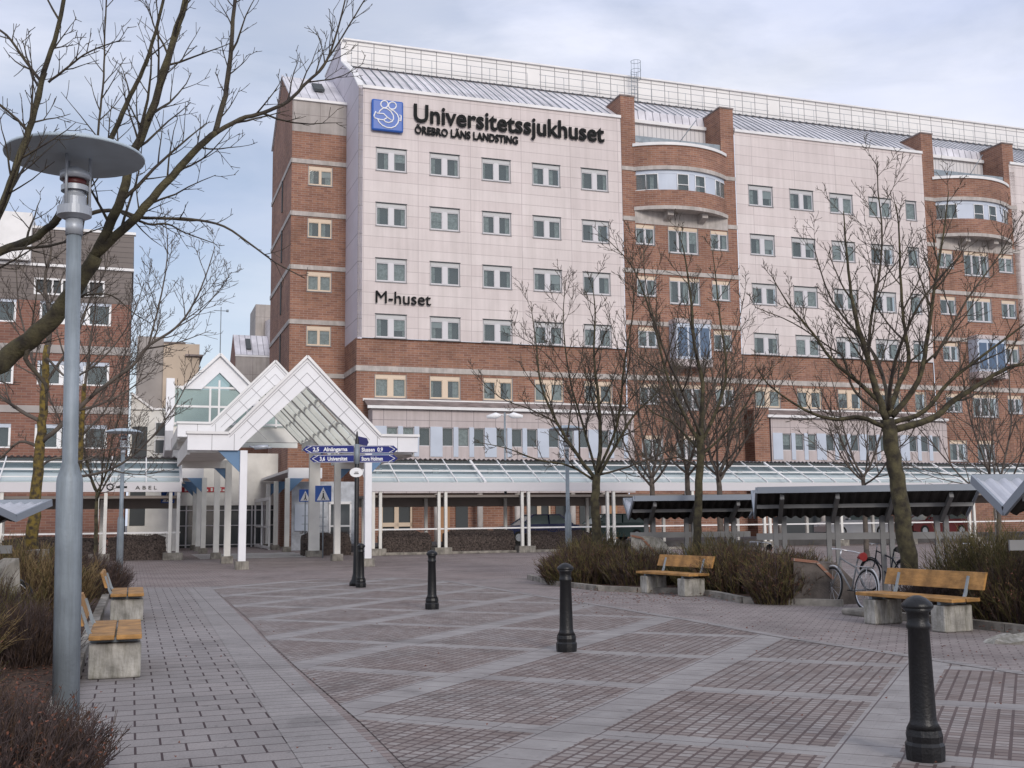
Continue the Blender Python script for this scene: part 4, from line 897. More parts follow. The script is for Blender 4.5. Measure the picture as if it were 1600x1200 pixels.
q = MB(); q.prism([(.06, -.01, 3.56), (.8, -.01, 3.56), (.95, -.01, 3.66), (.8, -.01, 3.76), (.06, -.01, 3.76)], (0, .03, 0)); o = q.build('arrow_sign', M['signblue'], fpst); o.rotation_euler.z = radians(80)
q = MB(); q.prism([(.17 * cos(a * pi / 12), -.09, 2.83 + .12 * sin(a * pi / 12)) for a in range(24)], (0, .02, 0)); o = q.build('oval_plate', M['signwhite'], fpst)
q = MB(); q.box((-.06, -.096, 2.79), (.06, -.091, 2.81)); q.box((-.04, -.096, 2.83), (.05, -.091, 2.845)); q.build('plate_marks', M['letter'], o)
q = MB(); q.lathe([(.064, 3.05), (.064, 3.55)], (0, 0, 0), 12); q.build('sign_clamp', M['galv'], fpst)
# ------------------------------------------------------------------ lamps
def mushroom_lamp(name, loc, k, label, group=None, tilt=0):
    e = empty(name, loc, 0, label=label, cat='street lamp', group=group)
    q = MB(); q.lathe([(.112, 0), (.112, 2.02), (.108, 2.06), (.066, 2.2), (.064, 4.3)], (0, 0, 0), 20); pl_ = q.build('pole', M['galv'], e)
    q = MB(); q.lathe([(.075, 4.27), (.075, 4.42)], (0, 0, 0), 20); q.lathe([(.09, 4.42), (.15, 4.45), (.15, 4.53), (.105, 4.54), (.105, 4.62), (.085, 4.66), (.085, 4.72)], (0, 0, 0), 28, smooth=False); hd = q.build('lamp_head', M['alu'], e)
    q = MB(); q.lathe([(.12, 4.68), (.12, 4.73)], (0, 0, 0), 24, cap=False); q.lathe([(.132, 4.79), (.132, 4.86), (.0, 4.93)], (0, 0, 0), 24); q.build('louvre_ring', M['alu'], hd)
    q = MB(); q.lathe([(.1, 4.72), (.1, 4.8)], (0, 0, 0), 20); q.build('red_lens', M['redglass'], hd)
    q = MB()
    for i in range(3):
        a = i * 2.094 + .3; q.tube([(.128 * cos(a), .128 * sin(a), 4.5), (.128 * cos(a), .128 * sin(a), 5.06)], .013, 6)
    q.build('support_rod', M['alu'], hd)
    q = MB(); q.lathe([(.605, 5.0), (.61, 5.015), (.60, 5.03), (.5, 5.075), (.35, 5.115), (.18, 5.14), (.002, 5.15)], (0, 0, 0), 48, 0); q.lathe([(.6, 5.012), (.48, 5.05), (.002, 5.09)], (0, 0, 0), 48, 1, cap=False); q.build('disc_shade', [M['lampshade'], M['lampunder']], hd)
    e.scale = (k, k, k) if k != 1 else (1, 1, 1); e.rotation_euler.y = tilt
    return e
M['lampshade'] = mat('lamp_shade_paint', (.42, .50, .56), .4, noise=.06, nscale=4)
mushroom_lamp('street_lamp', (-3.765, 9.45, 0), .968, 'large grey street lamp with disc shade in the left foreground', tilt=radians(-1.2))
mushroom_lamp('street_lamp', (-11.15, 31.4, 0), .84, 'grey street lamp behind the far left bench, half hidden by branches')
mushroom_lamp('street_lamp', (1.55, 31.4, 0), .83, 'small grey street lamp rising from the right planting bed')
e = empty('double_street_lamp', (-.4, 57.5, 0), 0, label='tall thin pole with two white lamp heads behind the walkway', cat='street lamp')
q = MB(); q.tube([(0, 0, 0), (0, 0, 7.2)], [.09, .05], 10); q.build('pole', M['galv'], e)
for s_ in (-1, 1): q = MB(); q.tube([(0, 0, 7.05), (s_ * .25, 0, 7.1)], .03, 6); q.tube([(s_ * .2, 0, 7.05), (s_ * .45, 0, 7.05), (s_ * .95, 0, 6.98)], [.06, .17, .08], 10); q.build('lamp_head', M['signwhite'], e)
# ------------------------------------------------------------------ benches
def make_bench():
    e = empty('park_bench', (0, 0, 0))      # x along the bench, sitter faces -y
    for x in (.28, 1.62):
        q = MB(); q.box((x - .13, -.24, 0), (x + .13, .28, .36)); q.build('concrete_leg', M['benchcon'], e, bevel=.02)
        q = MB(); q.bar((x, -.2, .385), (x, .27, .385), .06, .04); q.bar((x, .24, .385), (x, .30, .50), .03, .04); q.bar((x, .30, .50), (x, .38, .74), .03, .04); q.build('steel_bracket', M['galv'], e)
    for y0 in (-.24, .03): q = MB(); q.box((0, y0, .41), (1.9, y0 + .25, .46)); q.build('seat_plank', M['wood'], e, bevel=.008)
    q = MB(); q.prism([(0, .33, .56), (0, .37, .56), (0, .45, .80), (0, .41, .80)], (1.9, 0, 0)); q.build('backrest', M['wood'], e, bevel=.006)
    return e
bench = make_bench()
# (origin, rotation): facing direction = -y local
bl = [((-3.84, 11.66), 109, 'orange slatted bench nearest on the left, seen end-on beside the big lamp'), ((-6.07, 18.4), 109, 'orange slatted bench farther away on the left path edge'),
      ((2.62, 24.25), -62, 'orange bench on concrete blocks left of the bushes in the right bed'), ((5.12, 16.85), -66, 'orange bench on concrete blocks behind the foreground bollard')]
for i, ((x, y), rz, lab) in enumerate(bl):
    o = bench if i == 0 else copy_tree(bench)
    rz = radians(rz)
    f_ = V((sin(rz), -cos(rz), 0))
    sgn_ = V((-f_.x, -f_.y, 0)) * .28
    o.location = (x + sgn_.x, y + sgn_.y, 0.004); o.rotation_euler.z = rz; tag(o, lab, 'bench', 'orange wooden benches on concrete legs')
# ------------------------------------------------------------------ low concrete walls, stones
def plate(name, px, Y, thick, m_, label, cat, bevel=.015, cap=None, slant=0):
    p = [at(x, y, Y) for x, y in px]; o0 = V((p[0].x, Y, 0)); e = empty(name, o0, 0, label=label, cat=cat)
    q = MB(); q.prism([(a.x - o0.x, 0, max(a.z, -.02)) for a in p], (slant, thick, 0)); q.build('wall_slab', m_, e, bevel=bevel)
    if cap:
        q = MB()
        for i, j in cap:
            a, b = p[i], p[j]; q.bar((a.x - o0.x, thick / 2, a.z + .02), (b.x - o0.x, thick / 2, b.z + .02), thick + .05, .05)
        q.build('brick_cap', M['brick'], e)
    return e
M['darkcon'] = mat('dark_stained_concrete', (.10, .085, .075), .95, noise=.35, nscale=4, bump=.4, bscale=30)
plate('low_concrete_wall', [(986, 838), (1003, 842), (1048, 892), (1050, 915), (988, 915)], 27.6, .16, M['benchcon'], 'low concrete wall with sloping brick cap behind the smaller right bench', 'wall', cap=[(0, 1), (1, 2)], slant=.5)
plate('low_concrete_wall', [(1240, 876), (1276, 880), (1302, 906), (1309, 945), (1240, 944)], 20.3, .16, M['darkcon'], 'dark low wall with rusty brick cap left of the grey bicycle', 'wall', cap=[(0, 1), (1, 2), (2, 3)], slant=.4)
plate('low_concrete_wall', [(4, 888), (30, 872), (34, 972), (0, 976)], 17, .14, M['oldcon'], 'stained concrete wall slab left of the lichen covered trunk', 'wall', slant=-.3)
plate('low_concrete_wall', [(58, 860), (77, 858), (78, 908), (60, 915)], 22, .14, M['oldcon'], 'stained concrete wall end right behind the lichen covered trunk', 'wall', slant=-.3)
e = empty('flat_boulder', (6.4, 14.15, 0), .2, label='low pale grey boulder at the bed edge right of the near bench', cat='stone')
rs = random.Random(4); q = MB(); ring_ = []
for z, k in ((0, 1), (.035, .95), (.075, .7), (.1, .3)):
    ring_.append([(cos(a * pi / 8) * .5 * k * (1 + rs.uniform(-.1, .1)), sin(a * pi / 8) * .3 * k * (1 + rs.uniform(-.12, .12)), z + rs.uniform(-.015, .02) * (z > 0)) for a in range(16)])
for i in range(3):
    for j in range(16): q.face([ring_[i][j], ring_[i][(j + 1) % 16], ring_[i + 1][(j + 1) % 16], ring_[i + 1][j]], 0, True)
q.face(ring_[3]); q.build('stone', M['benchcon'], e)
q = MB(); q.box((-.42, -.3, 0), (.42, .3, .1)); o = q.build('loose_kerb_slab', M['kerb'], None, (5.85, 18.2, 0), .3, bevel=.03); tag(o, 'loose dark stone slab on the paving under the grey bicycle', 'slab')
# ------------------------------------------------------------------ bike shelters (butterfly roofs)
def shelter(x, y, rz, Ln, label, z0=1.62, wd=1.5, rise=.62, m_=None, posts=3, wings=(1, -1)):
    e = empty('bicycle_shelter', (x, y, 0), rz, label=label, cat='bicycle shelter')
    for s_ in wings:       # s=-1 near wing, +1 far wing
        q = MB(); pitch = .2; n = int(Ln / pitch * 4)
        for i in range(n):
            a = i * pitch / 4; b = a + pitch / 4; za = .03 * sin(pi * i / 2 + .4); zb = .03 * sin(pi * (i + 1) / 2 + .4)
            f_ = [(a, 0, z0 + za), (b, 0, z0 + zb), (b, s_ * wd, z0 + rise + zb), (a, s_ * wd, z0 + rise + za)]
            q.face(f_ if s_ > 0 else f_[::-1])
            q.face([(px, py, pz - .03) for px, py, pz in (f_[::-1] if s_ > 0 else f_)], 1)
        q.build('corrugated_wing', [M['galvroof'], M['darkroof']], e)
        q = MB(); q.bar((0, s_ * wd, z0 + rise), (Ln, s_ * wd, z0 + rise), .05, .13); q.build('edge_fascia', M['shelterblue'], e)
        for xx in (-.02, Ln + .02): q = MB(); q.bar((xx, 0, z0), (xx, s_ * wd, z0 + rise), .04, .13); q.build('end_fascia', M['shelterblue'], e)
    for i in range(posts):
        xx = .5 + (Ln - 1.0) * i / (posts - 1)
        for dx in (-.09, .09): q = MB(); q.box((xx + dx - .05, -.07, 0), (xx + dx + .05, .07, z0 - .02)); q.build('post', M['shelter'], e)
        q = MB()
        for s_ in wings: q.bar((xx, 0, z0 - .12), (xx, s_ * (wd - .1), z0 + rise - .14), .08, .12)
        q.build('roof_arm', M['shelter'], e)
    for zz in (1.25,):
        q = MB(); q.box((0, -.06, zz - .14), (Ln, -.02, zz)); q.build('rail_board', M['shelter'], e)
    q = MB(); q.bar((0, -wd * .55, z0 + rise * .5 - .07), (Ln, -wd * .55, z0 + rise * .5 - .07), .05, .08); q.build('purlin', M['shelter'], e)
    return e
M['shelterblue'] = mat('shelter_fascia', (.26, .29, .33), .5)
def sh_at(pxl, pxr, Y, label, rz=0, **k):
    a = at(pxl, 810, Y); b = at(pxr, 810, Y); shelter(a.x, a.y, radians(rz), b.x - a.x, label, **k)
sh_at(984, 1171, 28, 'bicycle shelter with butterfly roof behind the smaller right bench, leftmost of the row', rise=.46, wd=1.25)
sh_at(1181, 1492, 24.0, 'long bicycle shelter with butterfly roof behind the largest tree trunk, second in the row', rz=-10, z0=1.62, rise=.53, wd=1.25, posts=4)
sh_at(1572, 1900, 15.2, 'bicycle shelter with bright corrugated far wing cut by the right picture edge', z0=1.64, rise=.48, wd=1.0)
sh_at(-420, 22, 19.5, 'bicycle shelter with pale roof edge cut by the left picture edge', z0=1.72, rise=.3)
# ------------------------------------------------------------------ bicycles
def make_bike(cm, seatm, fender=None):
    e = empty('bicycle', (0, 0, 0)); R_ = .33
    for x in (0, 1.08):
        q = MB(); q.torus((x, 0, R_ + .01), R_, .02, 'y', 28, 5); w_ = q.build('wheel', M['tyre'], e)
        q = MB(); q.torus((x, 0, R_ + .01), R_ - .025, .011, 'y', 28, 4)
        for k in range(12): a = k * pi / 6; q.tube([(x, 0, R_), (x + (R_ - .03) * cos(a), 0, R_ + (R_ - .03) * sin(a))], .003, 3)
        q.build('rim', M['chrome'], w_)
        q = MB(); q.torus((x, 0, R_ + .01), R_ + .04, .018, 'y', 14, 4, a0=.3 if x else .9, a1=2.4 if x else 3.4); q.build('mudguard', fender or cm, e)
    q = MB(); bb = (.44, 0, .3); st = (.34, 0, .78); hd = (.88, 0, .86)
    for a, b in (((0, 0, .34), bb), (bb, st), (bb, (.9, 0, .68)), ((st[0], 0, .7), hd), ((0, 0, .34), (.36, 0, .7)), (hd, (.92, 0, .62)), ((.92, 0, .62), (1.08, 0, .34)), (st, (.32, 0, .86))): q.tube([a, b], .016, 6)
    q.build('frame', cm, e)
    q = MB(); q.tube([(.32, 0, .88), (.22, .0, .9), (.15, 0, .9)], [.02, .06, .08], 8); q.build('saddle', seatm, e)
    q = MB(); q.tube([(.88, 0, .86), (.86, 0, 1.0)], .014, 6); q.tube([(.68, -.27, .98), (.8, -.24, 1.0), (.87, 0, 1.01), (.8, .24, 1.0), (.68, .27, .98)], .013, 6); q.build('handlebar', M['chrome'], e)
    q = MB(); q.box((-.12, -.06, .72), (.26, .06, .735)); q.tube([(0, .05, .34), (-.05, .05, .72)], .006, 4); q.tube([(0, -.05, .34), (-.05, -.05, .72)], .006, 4); q.build('carrier', M['chrome'], e)
    q = MB(); q.tube([(.36, 0, .3), (.52, .03, .3)], .012, 5); q.lathe([(.08, 0), (.08, .01)], (0, 0, 0), 14); q.build('pedal', M['tyre'], e)
    return e
M['bikegrey'] = mat('bike_grey', (.22, .22, .22), .35); M['bikewhite'] = mat('bike_white', (.6, .6, .6), .35); M['bikedark'] = mat('bike_dark', (.03, .035, .05), .35); M['bikered'] = mat('bike_red', (.25, .03, .03), .35)
wb = make_bike(M['bikegrey'], M['bikered'], M['bikewhite']); wb.location = (6.02, 19.2, 0); wb.rotation_euler = (radians(8), 0, radians(106)); tag(wb, 'grey bicycle with white mudguards and red saddle left of the near bench', 'bicycle')
db = make_bike(M['bikedark'], M['tyre'])
bk = [((5.9, 25.6), 100, 'dark bicycle under the long shelter, beside its left end posts'), ((8.0, 22.9), 110, 'dark bicycle under the long shelter, just left of the big tree trunk'), ((9.4, 22.0), 95, 'dark bicycle under the long shelter, right of the big tree trunk'),
      ((10.3, 21.8), 75, 'dark bicycle in the long shelter closest to its right end'), ((-20.4, 54.8), 35, 'dark bicycle parked under the left walkway beside the glass door'), ((-9.6, 18.6), 20, 'dark bicycle under the white edged shelter at the left')]
for i, ((x, y), rz, lab) in enumerate(bk):
    o = db if i == 0 else copy_tree(db); o.location = (x, y, 0); o.rotation_euler = (radians(4), 0, radians(rz)); tag(o, lab, 'bicycle')
# ------------------------------------------------------------------ cars
def make_car(paint, hatch=False):
    e = empty('parked_car', (0, 0, 0)); Lc = 4.4
    side = [(0, .3), (0, .62), (.12, .82), (1.0, .93), (1.05, .95), (3.55, .98), (4.3, .9), (4.4, .7), (4.4, .32), (3.95, .22), (.4, .22)]
    if hatch: side[6] = (4.34, .95)
    q = MB(); q.prism([(x, -.85, z) for x, z in side], (0, 1.7, 0)); q.build('body', paint, e, bevel=.07)
    x0, x1, x2, x3 = (1.0, 1.75, 3.3, 4.0) if not hatch else (1.0, 1.7, 3.8, 4.3)
    lo = [(x0, -.78), (x3, -.78), (x3, .78), (x0, .78)]; hi = [(x1, -.6), (x2, -.6), (x2, .6), (x1, .6)]; zl, zh = .93, 1.40
    q = MB()
    for i in range(4):
        a, b, c, d = lo[i], lo[(i + 1) % 4], hi[(i + 1) % 4], hi[i]; q.face([(a[0], a[1], zl), (b[0], b[1], zl), (c[0], c[1], zh), (d[0], d[1], zh)])
    q.build('windows', M['carglass'], e)
    q = MB(); q.box((x1 - .05, -.62, zh - .01), (x2 + .05, .62, zh + .05))
    for i in range(4): q.bar((lo[i][0], lo[i][1], zl), (hi[i][0], hi[i][1], zh), .07, .07)
    for s_ in (-1, 1): q.bar(((x0 + x3) / 2 + .1, s_ * .785, zl), ((x1 + x2) / 2 + .1, s_ * .605, zh), .08, .04)
    q.build('roof', paint, e, bevel=.02)
    for x in (.82, 3.6):
        for s_ in (-1, 1):
            q = MB(); q.tube([(x, s_ * .68, .31), (x, s_ * .87, .31)], .31, 20); w_ = q.build('wheel', M['tyre'], e)
            q = MB(); q.tube([(x, s_ * .86, .31), (x, s_ * .885, .31)], .19, 14); q.build('rim', M['alu'], w_)
    for s_ in (-1, 1):
        q = MB(); q.box((-.02, s_ * .62 - .16, .6), (.1, s_ * .62 + .16, .74)); q.build('headlight', M['signwhite'], e)
        q = MB(); q.box((4.33, s_ * .66 - .12, .66), (4.42, s_ * .66 + .12, .84)); q.build('tail_light', M['red'], e)
        q = MB(); q.box((1.25, s_ * .92 - .06, .98), (1.38, s_ * .92 + .06, 1.08)); q.build('mirror', paint, e)
    return e
M['carglass'] = mat('car_window_glass', (.26, .33, .32), .1, spec=.9)
cars = [((4.4, 4.6), None, 'dark blue parked car behind the walkway rail, left of the first right tree', (.02, .03, .10), 0, 2), ((9.3, 6.2), None, 'dark green parked car behind the walkway rail, between first tree and shelter', (.015, .045, .04), 1, 4),
        ((25.5, 6), None, 'silver white parked car behind the rail, seen above the long shelter rail', (.55, .56, .58), 0, 0), ((31.2, 5.6), None, 'dark red parked car behind the rail near the big tree trunk', (.16, .02, .02), 1, 0), ((42, 5), None, 'red parked car behind the rail near the right picture edge', (.30, .02, .025), 0, 0)]
for i, ((s, d), _, lab, c_, h_, rz) in enumerate(cars):
    cp = mat('car_paint', c_, .22, .3, spec=.6); o = make_car(cp, h_); o.location = PW_ + U * s + W * d + V((0, 0, .34)); o.rotation_euler.z = AX + radians(rz); o.scale = (1, 1, 1.06); tag(o, lab, 'car', 'cars parked behind the covered walkway')
# ------------------------------------------------------------------ trees
def smooth_path(pts, rad, sub=4):
    out_, ro = [], []; n = len(pts)
    for i in range(n - 1):
        p0 = pts[max(i - 1, 0)]; p1 = pts[i]; p2 = pts[i + 1]; p3 = pts[min(i + 2, n - 1)]
        for k in range(sub):
            t = k / sub; t2 = t * t; t3 = t2 * t
            out_.append(.5 * ((2 * p1) + (-p0 + p2) * t + (2 * p0 - 5 * p1 + 4 * p2 - p3) * t2 + (-p0 + 3 * p1 - 3 * p2 + p3) * t3)); ro.append(rad[i] + (rad[i + 1] - rad[i]) * t)
    out_.append(pts[-1]); ro.append(rad[-1]); return out_, ro
def rvec(r): return V((r.gauss(0, 1), r.gauss(0, 1), r.gauss(0, 1))).normalized()
class Tree:
    def __init__(s, seed, rmin=.006, up=.25, dens=1.0, maxlvl=3, wig=.12, k=.55):
        s.r = random.Random(seed); s.q = MB(); s.big = MB(); s.rmin = rmin; s.up = up; s.dens = dens; s.maxlvl = maxlvl; s.wig = wig; s.k = k
    def add(s, pts, rad, big=False):
        (s.big if big else s.q).tube(pts, rad, 12 if rad[0] > .08 else 8 if rad[0] > .05 else 5 if rad[0] > .018 else 3, 0, rad[0] > .018)
    def spawn(s, pts, rad, L_, lvl, t0=.2, count=None):
        """side shoots along a path of total length L_"""
        if lvl > s.maxlvl: return
        n = len(pts) - 1; cnt = (count and int(count * 1.15)) or max(2, int(s.dens * ((4.2 + L_ * 3.6) if lvl < 3 else (1.5 + L_ * 3.6))))
        sd_ = s.r.random() * 6.28
        for j in range(cnt):
            t = t0 + (1 - t0) * (j + s.r.random()) / cnt; f = t * n; i = min(int(f), n - 1); fr = f - i
            p = pts[i].lerp(pts[i + 1], fr); tg = (pts[i + 1] - pts[i]).normalized(); r_ = rad[i] + (rad[min(i + 1, n)] - rad[i]) * fr
            ax = tg.orthogonal().normalized(); ax.rotate(Matrix.Rotation(sd_ + j * 2.4 + s.r.uniform(-.5, .5), 3, tg))
            ang = radians(s.r.uniform(28, 54)); d = tg * cos(ang) + ax * sin(ang)
            ln = L_ * s.k * (1.15 - .7 * t) * s.r.uniform(.45, 1.25)
            if lvl == s.maxlvl: ln = max(.07, min(ln * 1.1, s.r.uniform(.15, .6)))
            s.shoot(p, d, ln, max(s.rmin, min(r_ * .65, .016 * ln + .003)), lvl)
    def shoot(s, p, d, ln, r_, lvl):
        k = 5 if lvl < 2 else 4 if lvl == 2 else 3; pts = [p.copy()]; d = d.normalized(); rr = [r_]
        for i in range(k):
            d = (d + rvec(s.r) * (s.wig * (.75 if lvl < 2 else .55)) + V((0, 0, s.up * (.6 if lvl < 3 else .45)))).normalized()
            pts.append(pts[-1] + d * (ln / k)); rr.append(max(s.rmin * .7, r_ * (1 - .75 * (i + 1) / k)))
        s.add(pts, rr); s.spawn(pts, rr, ln, lvl + 1)
    def limb(s, pts, r0_, r1_, lvl=1, spawn=True, t0=.15, count=None, Lk=1, big=False):
        n = len(pts); rad = [r0_ + (r1_ - r0_) * i / (n - 1) for i in range(n)]; P_, R_ = smooth_path(pts, rad)
        for i in range(1, len(P_) - 1): P_[i] = P_[i] + rvec(s.r) * min(.02, R_[i] * .2)
        s.add(P_, R_, big)
        L_ = sum((P_[i + 1] - P_[i]).length for i in range(len(P_) - 1))
        if spawn: s.spawn(P_, R_, L_ * Lk, lvl, t0, count)
        return P_
def auto_tree(x, y, h, hf, spread, r0_, seed, label, nl=7, m_='barkfar', lean=0, dens=1, rmin=.009, mt='barkgreen', group=None, maxlvl=3):
    T = Tree(seed, rmin=rmin, up=.2, dens=dens, maxlvl=maxlvl); r = T.r; e = empty('bare_tree', (x, y, 0), 0, label=label, cat='tree', group=group)
    base = V((0, 0, -.05)); fk = V((lean, 0, hf))
    T.limb([base, V((lean * .2, .03, hf * .35)), V((lean * .6, -.03, hf * .7)), fk], r0_, r0_ * .72, spawn=False, big=True)
    T.big.tube([V((0, 0, -.05)), V((0, 0, .12)), V((lean * .1, 0, .35))], [r0_ * 1.4, r0_ * 1.15, r0_ * .9], 12, 0)
    for i in range(nl):
        a = 2 * pi * i / nl + r.uniform(-.35, .35); t = i / nl; upright = (i % 3 == 0)
        sp = spread * (r.uniform(.25, .5) if upright else r.uniform(.75, 1.1)); hh = (h - hf) * (r.uniform(.88, 1.0) if upright else r.uniform(.5, .85))
        d = V((cos(a), sin(a), 0)); s0_ = fk + V((0, 0, -r.uniform(0, .35) * (0 if upright else 1)))
        P_ = [s0_, s0_ + d * sp * .3 + V((0, 0, hh * .16)), s0_ + d * sp * .62 + V((0, 0, hh * .45)) + rvec(r) * .12, s0_ + d * sp * .88 + V((0, 0, hh * .75)) + rvec(r) * .15, s0_ + d * sp + V((0, 0, hh))]
        T.limb(P_, r0_ * (.5 if upright else .4), rmin * 1.3, 1, big=True)
    T.big.build('trunk', M[mt], e); T.q.build('crown', M[m_], e); return e
def px_tree(name_label, base, Y, limbs, seed, m_='bark', mt='barkgreen', rmin=.006, dens=1, up=.16, loc=None, maxlvl=3, k=.5, wig=.13, group=None):
    """limbs: (list of (px,py[,dY]), r0, r1, opts) converted into metres around depth Y"""
    o0 = V((at(*base, Y).x, Y, 0)); e = empty('bare_tree', o0, 0, label=name_label, cat='tree', group=group)
    T = Tree(seed, rmin=rmin, up=up, dens=dens, maxlvl=maxlvl, k=k, wig=wig)
    for pts, ra, rb, op in limbs:
        P_ = [at(p[0], p[1], Y + (p[2] if len(p) > 2 else 0)) - o0 for p in pts]; T.limb(P_, ra, rb, **op)
    T.big.build('trunk', M[mt], e); T.q.build('crown', M[m_], e); return e
B_ = dict(big=True)
# foreground tree reaching in from the left
fg = [([(-330, 1230, -1.6), (-310, 1000, -1.6), (-250, 800, -1.4), (-160, 680, -1.0), (-60, 606, -.4), (0, 566), (60, 520), (105, 470), (150, 400)], .145, .068, dict(big=True, t0=.55, count=6, Lk=.3)),
      ([(147, 403), (185, 322), (205, 250), (235, 180), (262, 90), (290, 0), (305, -80)], .052, .026, dict(big=True, t0=.1, count=14, Lk=.7)),
      ([(150, 398), (215, 337), (260, 286), (300, 240), (338, 207)], .05, .032, dict(big=True, t0=.1, count=8, Lk=.9)),
      ([(336, 209), (352, 150), (360, 90), (366, 10), (378, -70)], .03, .016, dict(t0=.1, count=10, Lk=.8)),
      ([(336, 209), (375, 187), (412, 176), (450, 158), (480, 128), (505, 105), (522, 65), (536, 15), (545, -30)], .025, .006, dict(t0=.1, count=12, Lk=.6)),
      ([(497, 112), (520, 80), (548, 35), (575, -10)], .012, .007, dict(t0=.2, count=7, Lk=.8, lvl=2)),
      ([(-60, 420, -.5), (0, 394, -.3), (50, 374), (80, 352), (100, 330), (140, 280, .2), (178, 207, .2), (203, 150, .2), (224, 108, .2), (243, 50, .2), (262, -30, .2)], .046, .014, dict(big=True, t0=.1, count=12, Lk=.4)),
      ([(120, 400, .1), (147, 260, .3), (155, 190, .3), (162, 120, .3), (164, 50, .3), (168, -40, .3)], .016, .008, dict(t0=.3, count=11, Lk=.5, lvl=2)),
      ([(-120, 560, -1.8), (-50, 440, -1.9), (-10, 350, -2), (12, 300, -2), (32, 240, -2), (50, 190, -2), (70, 110, -2), (90, 45, -2), (108, -40, -2)], .042, .015, dict(big=True, t0=.1, count=13, Lk=.5)),
      ([(66, 130, -2), (40, 95, -2), (10, 55, -2), (-30, 30, -2)], .015, .008, dict(count=6, lvl=2)),
      ([(45, 207, -2), (20, 180, -2), (-30, 140, -2)], .014, .008, dict(count=5, lvl=2)),
      ([(75, 128, -2), (105, 105, -2), (140, 80, -2), (190, 62, -2)], .014, .005, dict(count=8, lvl=2)),
      ([(138, 335, .4), (165, 329, .4), (190, 331, .3), (220, 340, .2), (250, 341, .1), (300, 343), (350, 354), (400, 388), (430, 410), (477, 435)], .024, .005, dict(count=12, Lk=.35, t0=.15, lvl=2)),
      ([(190, 333, .2), (230, 350), (262, 350), (290, 364), (335, 380)], .016, .005, dict(count=8, Lk=.5, lvl=2)),
      ([(110, 470), (140, 460), (175, 462), (210, 490), (235, 505)], .012, .004, dict(count=4, Lk=.4, lvl=2)),
      ([(58, 520), (40, 560), (70, 600), (72, 640)], .03, .01, dict(count=4, Lk=.3, lvl=2))]
px_tree('big bare tree with mossy limbs reaching in from the left over the street lamp', (-330, 1230), 10.4, fg, 11, m_='bark', mt='barkgreen', rmin=.0042, dens=.62, up=.1, k=.5, wig=.2)
# lichen tree
t1 = [([(52, 935), (50, 860), (55, 790), (60, 720), (66, 660), (70, 600), (74, 540)], 0.1445, 0.0638, dict(big=True, spawn=False)),
      ([(72, 560), (78, 500), (70, 440), (80, 390), (76, 350)], 0.0600, 0.0096, dict(Lk=.8)),
      ([(66, 690), (100, 660), (150, 613), (205, 573), (232, 540), (275, 512), (302, 475), (322, 430), (336, 385)], 0.0560, 0.0080, dict(Lk=.55)),
      ([(232, 540), (245, 490), (258, 430), (262, 380), (258, 340)], 0.0240, 0.0070, dict(Lk=.7)),
      ([(275, 512), (310, 490), (345, 450), (362, 425)], 0.0160, 0.0070, dict(Lk=.7)),
      ([(66, 660), (30, 640), (-20, 600), (-60, 540), (-80, 470)], 0.0480, 0.0096, dict(Lk=.6)),
      ([(70, 600), (110, 540), (140, 470), (165, 420), (170, 370)], 0.0360, 0.0080, dict(Lk=.7)),
      ([(70, 620, .3), (50, 560, .8), (30, 480, 1.2), (25, 410, 1.3)], 0.0360, 0.0080, dict(Lk=.7)),
      ([(74, 560, -.3), (110, 590, -.6), (160, 560, -.9), (205, 500, -1), (225, 440, -1)], 0.0280, 0.0070, dict(Lk=.7)),
      ([(62, 700), (30, 690), (-10, 720), (-60, 700)], 0.0400, 0.0080, dict(Lk=.5)),
      ([(62, 730), (90, 715), (130, 720), (180, 700), (240, 705)], 0.0280, 0.0070, dict(Lk=.5))]
px_tree('bare tree with yellow lichen on its trunk behind the big street lamp', (52, 935), 23, t1, 21, m_='barkfar', mt='lichen', rmin=.0065, dens=1.0, up=.2)
t2 = [([(118, 880), (117, 820), (120, 760), (124, 720), (128, 660), (132, 600)], 0.1020, 0.0510, dict(big=True, spawn=False)),
      ([(132, 610), (140, 540), (150, 470), (146, 410)], 0.0400, 0.0080, dict(Lk=.9)), ([(124, 745), (160, 738), (200, 718), (240, 680), (270, 640), (292, 600), (310, 560)], 0.0400, 0.0072, dict(Lk=.6)),
      ([(128, 680), (165, 640), (190, 580), (200, 520), (215, 470)], 0.0320, 0.0072, dict(Lk=.8)), ([(126, 700), (95, 660), (70, 600), (60, 540)], 0.0320, 0.0072, dict(Lk=.8)), ([(128, 660, .4), (170, 600, 1), (220, 560, 1.5), (255, 500, 1.6)], 0.0280, 0.0072, dict(Lk=.8))]
px_tree('bare tree with thin orange lichen trunk just right of the big lamp pole', (118, 880), 28, t2, 22, m_='barkfar', mt='lichen', rmin=.008, up=.2)
auto_tree(at(148, 880, 38).x, 38, 6.4, 2.7, 2.4, .08, 31, 'young bare tree in front of the left walkway posts', nl=5, rmin=.008, dens=.8)
